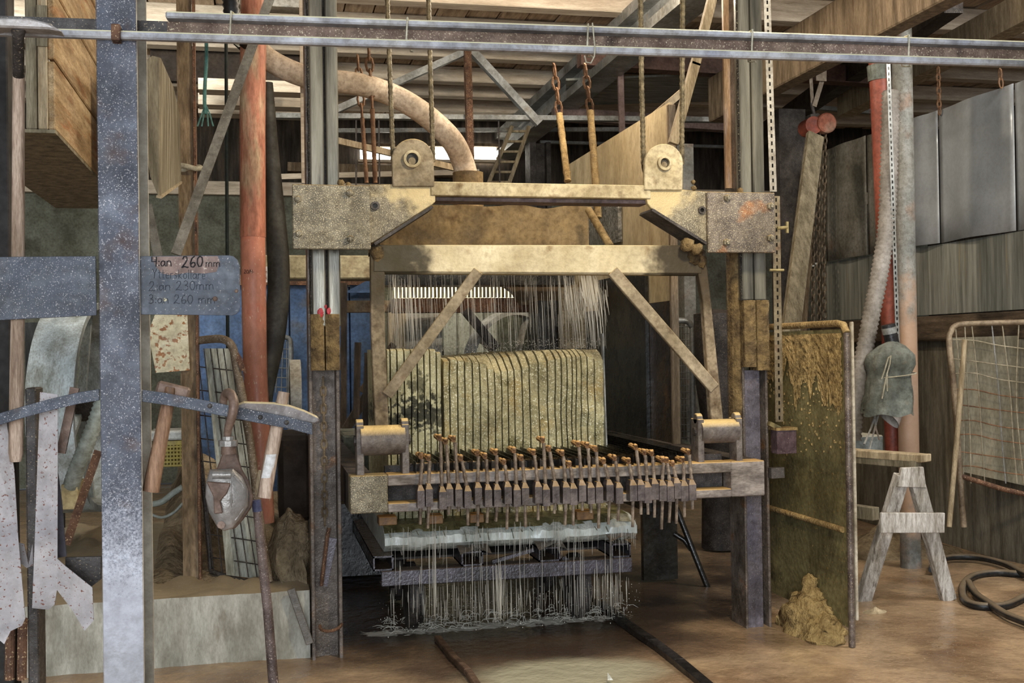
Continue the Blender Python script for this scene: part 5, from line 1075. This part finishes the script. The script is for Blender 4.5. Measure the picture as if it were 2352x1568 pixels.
# orange pipe
t = thing('orange_pipe', 'orange plastic drain pipe streaked with pale dust left of the saw', 'pipe', A(596,1180,6.6))
ox = A(580,500,6.6).x; k_ = mpp(A(580,500,6.6))
zj = A(580,545,6.6).z
part('lower_pipe', G().tube([A(606,1200,6.6), A(600,1060,6.6), A(586,850,6.6), A(582,620,6.6), A(581,540,6.6)], [24*k_,24*k_,27*k_,28*k_,28*k_], 24), orange_pipe_m, t, smooth=60)
part('upper_pipe', G().tube([A(581,545,6.6), A(580,300,6.6), A(582,-30,6.6)], [29*k_, 29*k_, 29*k_], 24), orange_dusty, t, smooth=60)
part('marking', write('20/4-', 560, 628, 9, .5, 6.6-28.6*k_, 0, 1.0), ink, t, 'small handwritten date')
# grey hose beside it
P = smooth_path([A(*p) for p in ((615,190,6.9),(622,330,6.9),(632,480,6.9),(640,620,6.85),(636,720,6.8),(624,800,6.75),(606,880,6.7),(598,930,6.7))], 6)
one('drain_hose', 'dark olive hose bending behind the orange pipe', 'hose', G().tube(P, [.030+.035*min(1, i/16) for i in range(len(P))], 14), hose_dark, smooth=80)
one('black_duct', 'short black corrugated duct above the orange pipe', 'duct', ribbed([(528,-20,6.2),(534,40,6.2),(545,70,6.3),(575,100,6.6)], 20, .03), hose_black, smooth=80)
one('cable_tray', 'white perforated cable tray above the orange pipe', 'tray', G().pbox(548, -10, 700, 14, 7.2, .15), white_panel)
g = G(); g.pbox(690, 0, 702, 420, 7.0, .03); one('flat_upright', 'thin pale upright behind the left machine column', 'post', g, wood_pale_x)
# blue container and things behind the left column
t = thing('blue_container', 'blue steel container behind the left machine column', 'container', (A(660,900,10).x, 10.4, 0))
x0, x1 = A(452,800,10).x, A(872,800,10).x; zt = A(660,655,10).z
for k in range(6):
    a = x0+(x1-x0)*k/6; part('side_panel', G().box(a+.008, 10, .05, a+(x1-x0)/6-.008, 10.03, zt), blue_m, t)
part('body', G().box(x0, 10.03, .05, x1, 11.2, zt-.01), M('dull blue body', (48,66,98), (64,86,122), 3, .7), t)
part('top_rail', G().box(x0-.02, 9.96, zt, x1+.02, 10.06, zt+.09), rust, t); part('base_rail', G().box(x0-.02, 9.96, 0, x1+.02, 10.06, .1), steel_dark, t)
g = G(); g.ppoly([(790,672),(850,640),(862,640),(862,672)], 9.93, .03); one('blue_hood', 'small blue sheet metal hood left of the swing frame', 'hood', g, blue_m)
g = G(); g.pbox(776, 690, 900, 716, 9.2, .2); one('rust_beam', 'rust stained pale beam behind the left leg of the swing frame', 'beam', g, M('rust stained cream beam', (160,130,96), (192,166,128), 4, .7, spot=((112,70,42), .34, 6)))
g = G(); g.pbox(600, 586, 900, 640, 8.8, .3); o = one('cream_cabinet', 'cream painted cross housing behind the left column below the carriage', 'housing', g, M('stained cream housing', (176,160,118), (204,190,148), 3, .7, spot=((110,78,44), .3, 4)), bev=.01)
g = G(); g.pbox(606, 612, 624, 648, 8.78, .021); o = one('notice_card', 'small white notice card behind the dark hose', 'card', g, white_m); part('lettering', write('()', 608, 640, 18, .8, 8.778, 0, 1), M('brown print', (150,110,70), (160,120,80), 5, .8), o)
for k, (p, q, w_) in enumerate((((792,990,8.4),(870,862,8.4),20),((818,960,8.0),(822,786,8.0),14),((830,900,8.2),(905,790,8.2),16),((842,1020,7.6),(850,810,7.6),24),((788,1210,8.8),(790,650,8.8),14))):
    g = G(); g.pbar(p, q, w_, .05); one('scrap_timber', ['dark plank sloping up behind the left leg','upright dark batten behind the left leg','second dark plank crossing behind the left leg','black upright timber close to the left leg','thin dark upright beside the left column'][k], 'timber', g, M('dark old timber', (66,54,42), (92,76,60), 5, .85, st=(6,6,1)))
g = G(); g.pbox(792, 1000, 880, 1080, 7.6, .8); one('concrete_block', 'dark concrete block on the floor left behind the saw', 'block', g, concrete_d, bev=.01)
g = G(); g.pbox(640, 1000, 715, 1200, 7.0, .6); one('dark_machine', 'dark rusty machine housing left of the left column', 'machine', g, M('dark rust housing', (44,34,28), (64,50,40), 4, .8), bev=.03)
g = G(); g.pbox(700, 1150, 900, 1330, 7.4, .7); one('dark_machine', 'black lower machine base behind the left column foot', 'machine', g, panel_black, bev=.02)
# spinning belt wheels seen edge on
def wheel(name, label, px, py, Y, rad, wd, mat, spokes=5, tilt=0):
    c = A(px, py, Y); ax = V((math.cos(tilt), math.sin(tilt), 0)); t = thing(name, label, 'wheel', V((c.x, c.y, c.z-rad)))
    part('rim', G().washer(c, ax, rad, rad-.04, wd, 48), mat, t, smooth=40); part('hub', G().washer(c, ax, .09, .03, wd*1.1, 20), steel_dark, t, smooth=40)
    a = V((-ax.y, ax.x, 0))
    for k in range(spokes):
        an = 2*math.pi*k/spokes; e = a*math.cos(an)+V((0,0,1))*math.sin(an); part('spoke', G().bar(c+e*.08, c+e*(rad-.03), .05, .03, ax), mat, t)
wheel('belt_wheel', 'large pale belt wheel seen edge on left of the steel post', 186, 935, 7.6, .66, .27, drum_m, tilt=-.12)
wheel('belt_wheel', 'small pale belt wheel edge on between hose and left column', 678, 905, 8.0, .24, .075, M('bright worn wheel', (196,192,180), (216,212,200), 3, .4, .2), tilt=0)
wheel('fly_wheel', 'pale striped fly wheel behind the stone under the left brace', 975, 830, 9.6, .44, .3, white_panel, tilt=-.15)
wheel('fly_wheel', 'pale fly wheel behind the stone right of the far cabinet', 1180, 850, 9.6, .52, .12, white_panel, tilt=-1.1)
g = G(); g.pbox(905, 684, 1330, 716, 9.0, .2); one('machine_beam', 'rust brown machine beam crossing behind the falling water', 'beam', g, rust)
one('machine_brace', 'dark diagonal brace under the rust brown machine beam', 'brace', G().pbar((1068,712,9.0), (1140,800,9.0), 20, .06), steel_dark)
g = G(); g.pbox(880, 628, 1320, 654, 8.4, .3); one('machine_beam', 'black machine beam above the backlit corrugated sheet', 'beam', g, panel_black)
g = G(); g.ppoly([(1150,650),(1330,650),(1330,700),(1200,700),(1180,672)], 8.8, .1); one('machine_guard', 'brown guard plate right of the backlit corrugated sheet', 'guard', g, M('brown guard plate', (104,82,56), (136,110,78), 4, .7))
g = G(); g.pbox(1290, 660, 1345, 800, 8.0, .1); one('mud_slab', 'grey brown muddy plate behind the thick water jet', 'plate', g, M('muddy plate', (120,108,84), (150,138,112), 4, .7, bump=.6))
g = G(); g.pbox(1236, 690, 1296, 810, 8.2, .3); one('dark_cabinet', 'black cabinet behind the falling water right of the white strip', 'cabinet', g, panel_black)
t = thing('far_cabinet', 'pale green switch cabinet seen behind the falling water', 'cabinet', (A(1070,900,11).x, 11.1, 0))
part('body', G().pbox(1020, 712, 1142, 1000, 11, .3), M('pale green cabinet', (176,180,158), (196,200,178), 2, .6), t)
for a in (1050, 1080, 1112): part('door_seam', G().pbox(a, 716, a+3, 1000, 10.985, .014), M('cabinet seam', (120,120,104), (130,130,114), 3, .7), t)
part('label_plate', G().pbox(1092, 760, 1104, 766, 10.98, .015), white_m, t)
g = G(); g.pbox(896, 716, 935, 1000, 9.9, .2); one('far_board', 'beige upright panel behind the left leg and falling water', 'panel', g, wood_pale)
# ladder
t = thing('ladder', 'pale wooden ladder leaning in the background under the roof truss', 'ladder', A(1150,425,11.8))
for p, q in (((1176,290),(1118,430)),((1215,290),(1166,430))): part('stile', G().pbar((*p,11.8), (*q,11.8), 8, .05), wood_pale, t)
for k in range(6):
    f = (k+.5)/6; a = (1176-58*f, 290+140*f); b = (1215-49*f, 290+140*f); part('rung', G().pbar((*a,11.8), (*b,11.8), 5, .03), wood_pale, t)
one('timber_board', 'pale board lying across behind the left bearing lug', 'board', G().pbar((770,322,8.0), (1062,390,8.0), 14, .04), wood_pale)
one('timber_board', 'brown board along the back behind the left lug', 'board', G().pbar((660,385,13.9), (1060,398,13.9), 20, .2), wood_brown)
for k, (y, h_, lab) in enumerate(((196,26,'upper dusty ledge beam behind the orange pipe'),(230,26,'middle dusty ledge beam behind the orange pipe'),(258,10,'thin dusty ledge beam behind the orange pipe'))):
    g = G(); g.pbox(455, y-h_/2, 705, y+h_/2, 9.5+.5*k, .2); one('ledge_beam', lab, 'beam', g, wood_pale_x, kind='structure')
g = G(); g.pbox(345, 92, 700, 190, 10.8, .1); one('dark_screen', 'dark board screen behind the rusty angle post', 'panel', g, roof_dark)
# cream guard plate, wire trolley, yellow crate
g = G(); g.ppoly([(356,722),(430,716),(436,850),(358,856),(340,764)], 6.08, .02); one('cream_guard', 'cream enamelled guard plate with rust spots behind the steel post', 'guard', g, cream_box)
Yt = 5.95
t = thing('wire_trolley', 'tall wire mesh trolley with a bent tube frame left of the saw', 'trolley', A(540,1335,Yt))
P = [A(*p) for p in ((436,850,Yt+.25),(428,800,Yt+.25),(440,786,Yt+.2),(480,779,Yt+.1),(516,780,Yt),(535,800,Yt-.02),(545,850,Yt),(560,930,Yt),(578,1040,Yt),(592,1160,Yt),(618,1335,Yt))]
part('frame_tube', G().tube(smooth_path(P, 5), .021, 10), M('dusty brown tube', (104,84,62), (150,130,106), 9, .6, .2, .4, 90, speck=((200,190,180), .24, 150)), t, smooth=70)
part('side_tube', G().ptube([(434,830,Yt+.25),(452,1000,Yt+.25),(470,1150,Yt+.25),(484,1310,Yt+.25)], 5, 8), steel_dark, t, smooth=60)
part('back_rail', G().ptube([(484,1312,Yt+.2),(560,1335,Yt+.1),(618,1335,Yt)], 6, 8), steel_dark, t, smooth=60)
part('corner_cover', G().ppoly([(532,786),(556,822),(566,858),(552,848),(536,812)], Yt-.03, .02), rust, t)
part('inner_sheet', G().ppoly([(470,800),(535,800),(560,950),(600,1330),(520,1320),(500,1100)], Yt+.12, .006), M('pale grey sheet', (146,146,130), (172,172,156), 3, .7, st=(3,3,.6)), t)
for k in range(7):
    f = k/6; part('wire', G().ptube([(438+90*f,800,Yt+.2-.2*f),(468+100*f,1080,Yt+.2-.2*f),(492+118*f,1325,Yt+.2-.2*f)], 1.5, 5), steel_dark, t)
for k, y in enumerate((846,900,958,1012,1064,1120,1178,1232,1285)):
    f = (y-800)/525; part('wire', G().ptube([(434+52*f,y-6,Yt+.22),(545+68*f,y+6+8*f,Yt)], 1.5, 5), steel_dark, t)
t = thing('yellow_crate', 'yellow perforated plastic crate behind the steel post', 'crate', A(395,1075,7.2))
part('rim', G().pbox(366, 1012, 424, 1022, 7.2, .3), yellow_m, t)
for k in range(8): part('upright', G().pbox(367+k*7.6, 1022, 370.5+k*7.6, 1070, 7.2, .01), yellow_m, t)
for k in range(6): part('slat', G().pbox(366, 1024+k*8.6, 424, 1028+k*8.6, 7.195, .01), yellow_m, t)
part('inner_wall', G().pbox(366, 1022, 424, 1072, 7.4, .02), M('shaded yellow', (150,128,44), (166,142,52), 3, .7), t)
one('foam_lid', 'pale slab lying on the yellow crate', 'lid', G().pbox(340, 990, 420, 1011, 7.15, .3), white_panel, bev=.01)
one('ribbed_duct', 'pale ribbed duct running down left of the steel post', 'duct', ribbed([(240,905,5.6),(222,960,5.6),(195,1030,5.6),(168,1100,5.7),(160,1140,5.78)], 19, .022), hose_light, smooth=80)
one('cardboard_box', 'open brown box below the pale ribbed duct', 'box', G().pbox(140, 1112, 178, 1170, 5.7, .25), M('cardboard', (150,130,84), (172,152,104), 4, .85), bev=.003)
for k, p in enumerate(([(345,1158,6.4),(372,1152,6.4),(398,1132,6.4),(420,1118,6.4)],[(345,1180,6.5),(372,1188,6.5),(400,1176,6.5),(420,1155,6.5)])):
    one('grey_cable', ['upper grey conduit bend behind the steel post','lower thin grey cable loop behind the steel post'][k], 'cable', G().tube(smooth_path([A(*q) for q in p], 4), [.017,.008][k], 8), hose_light, smooth=70)
one('timber_post', 'dark timber post standing in the mud behind the wire trolley', 'post', G().pbox(424, 860, 452, 1290, 6.3, .08), wood_brown, kind='structure')
for k, (x0, y0, x1, y1) in enumerate(((60,905,225,925),(150,1270,235,1292),(60,720,225,900))):
    if k == 2: one('corrugated_screen', 'dark corrugated panel far behind at the left', 'panel', G().pbox(60, 740, 145, 1264, 8.5, .05), M('dark bluish panel', (52,54,54), (76,78,76), 4, .7, st=(8,8,1)))
one('plinth_board', 'wet board leaning against the plinth beside the left column', 'board', G().pbar((668,1352,5.72), (712,1478,5.70), 18, .02), M('wet grey board', (104,96,88), (140,132,122), 6, .4), bev=.003)
one('slurry_cover', 'mud covered cloth heap beside the left column on the plinth', 'mud', G().blob(A(665,1300,6.1), .11, .2, .26, .5, 2.2, 20, 12, 4), mudpile, smooth=80)

t = thing('wire_basket', 'light wire basket in front of the blue container behind the dark hose', 'basket', A(640,905,9.2))
P = [A(x, y, 9.2) for x, y in ((604,1222),(612,905),(632,800),(640,778),(662,776),(668,800),(666,905),(668,1222))]; part('frame_tube', G().tube(smooth_path(P, 3), .02, 8), galv, t, smooth=60)
for k in range(4): part('wire', G().ptube([(634+8*k,782,9.2),(620+13*k,902,9.2)], 1.1, 5), galv, t)
for k in range(5): part('wire', G().ptube([(632-4*k,800+22*k,9.2),(667,802+22*k,9.2)], 1.1, 5), galv, t)
c = AZ(1400,1562,.0); g = G(); g.prism([c+V((-.012,-.01,.004)), c+V((.012,-.012,.003)), c+V((-.004,.016,.03))], (.001,.002,.002)); one('stone_chip', 'tiny pale stone chip on the floor at the bottom centre', 'chip', g, white_panel)

# repeats carry a shared group
GR = {'wire_cable':'lifting cables of the saw carriage','rope_hanger':'chains and ropes hanging above the trough','metal_sheet':'grey metal sheets hung along the side wall','wall_cladding':'streaked cladding sheets of the side wall','hoist_chain':'chains of the red hoist','metal_strip':'torn metal strips hanging from the tool bar','stone_block':'stone blocks being sawn','saw_column':'columns of the stone saw','stone_wedge':'wedges on the bed stone','scrap_timber':'dark old timbers behind the saw','belt_wheel':'belt wheels behind the saw','fly_wheel':'fly wheels behind the stone','floor_rail':'rails of the wagon track','perforated_strip':'slotted steel strips','leaning_board':'boards leaning behind the shield','thin_rod':'thin hanger rods','sheet_chain':'short chains of the grey sheets','timber_board':'boards behind the left lug','pipe_stub':'rusty pipe stubs','splash_board':'splash boards beside the stone','wet_sheet':'wet sheets on the splash boards'}
from collections import Counter
tops = [o for o in bpy.data.objects if o.parent is None and 'label' in o.keys()]
cnt = Counter(o.name.split('.')[0] for o in tops)
for o in tops:
    b = o.name.split('.')[0]
    if b in GR and cnt[b] > 1: o['group'] = GR[b]
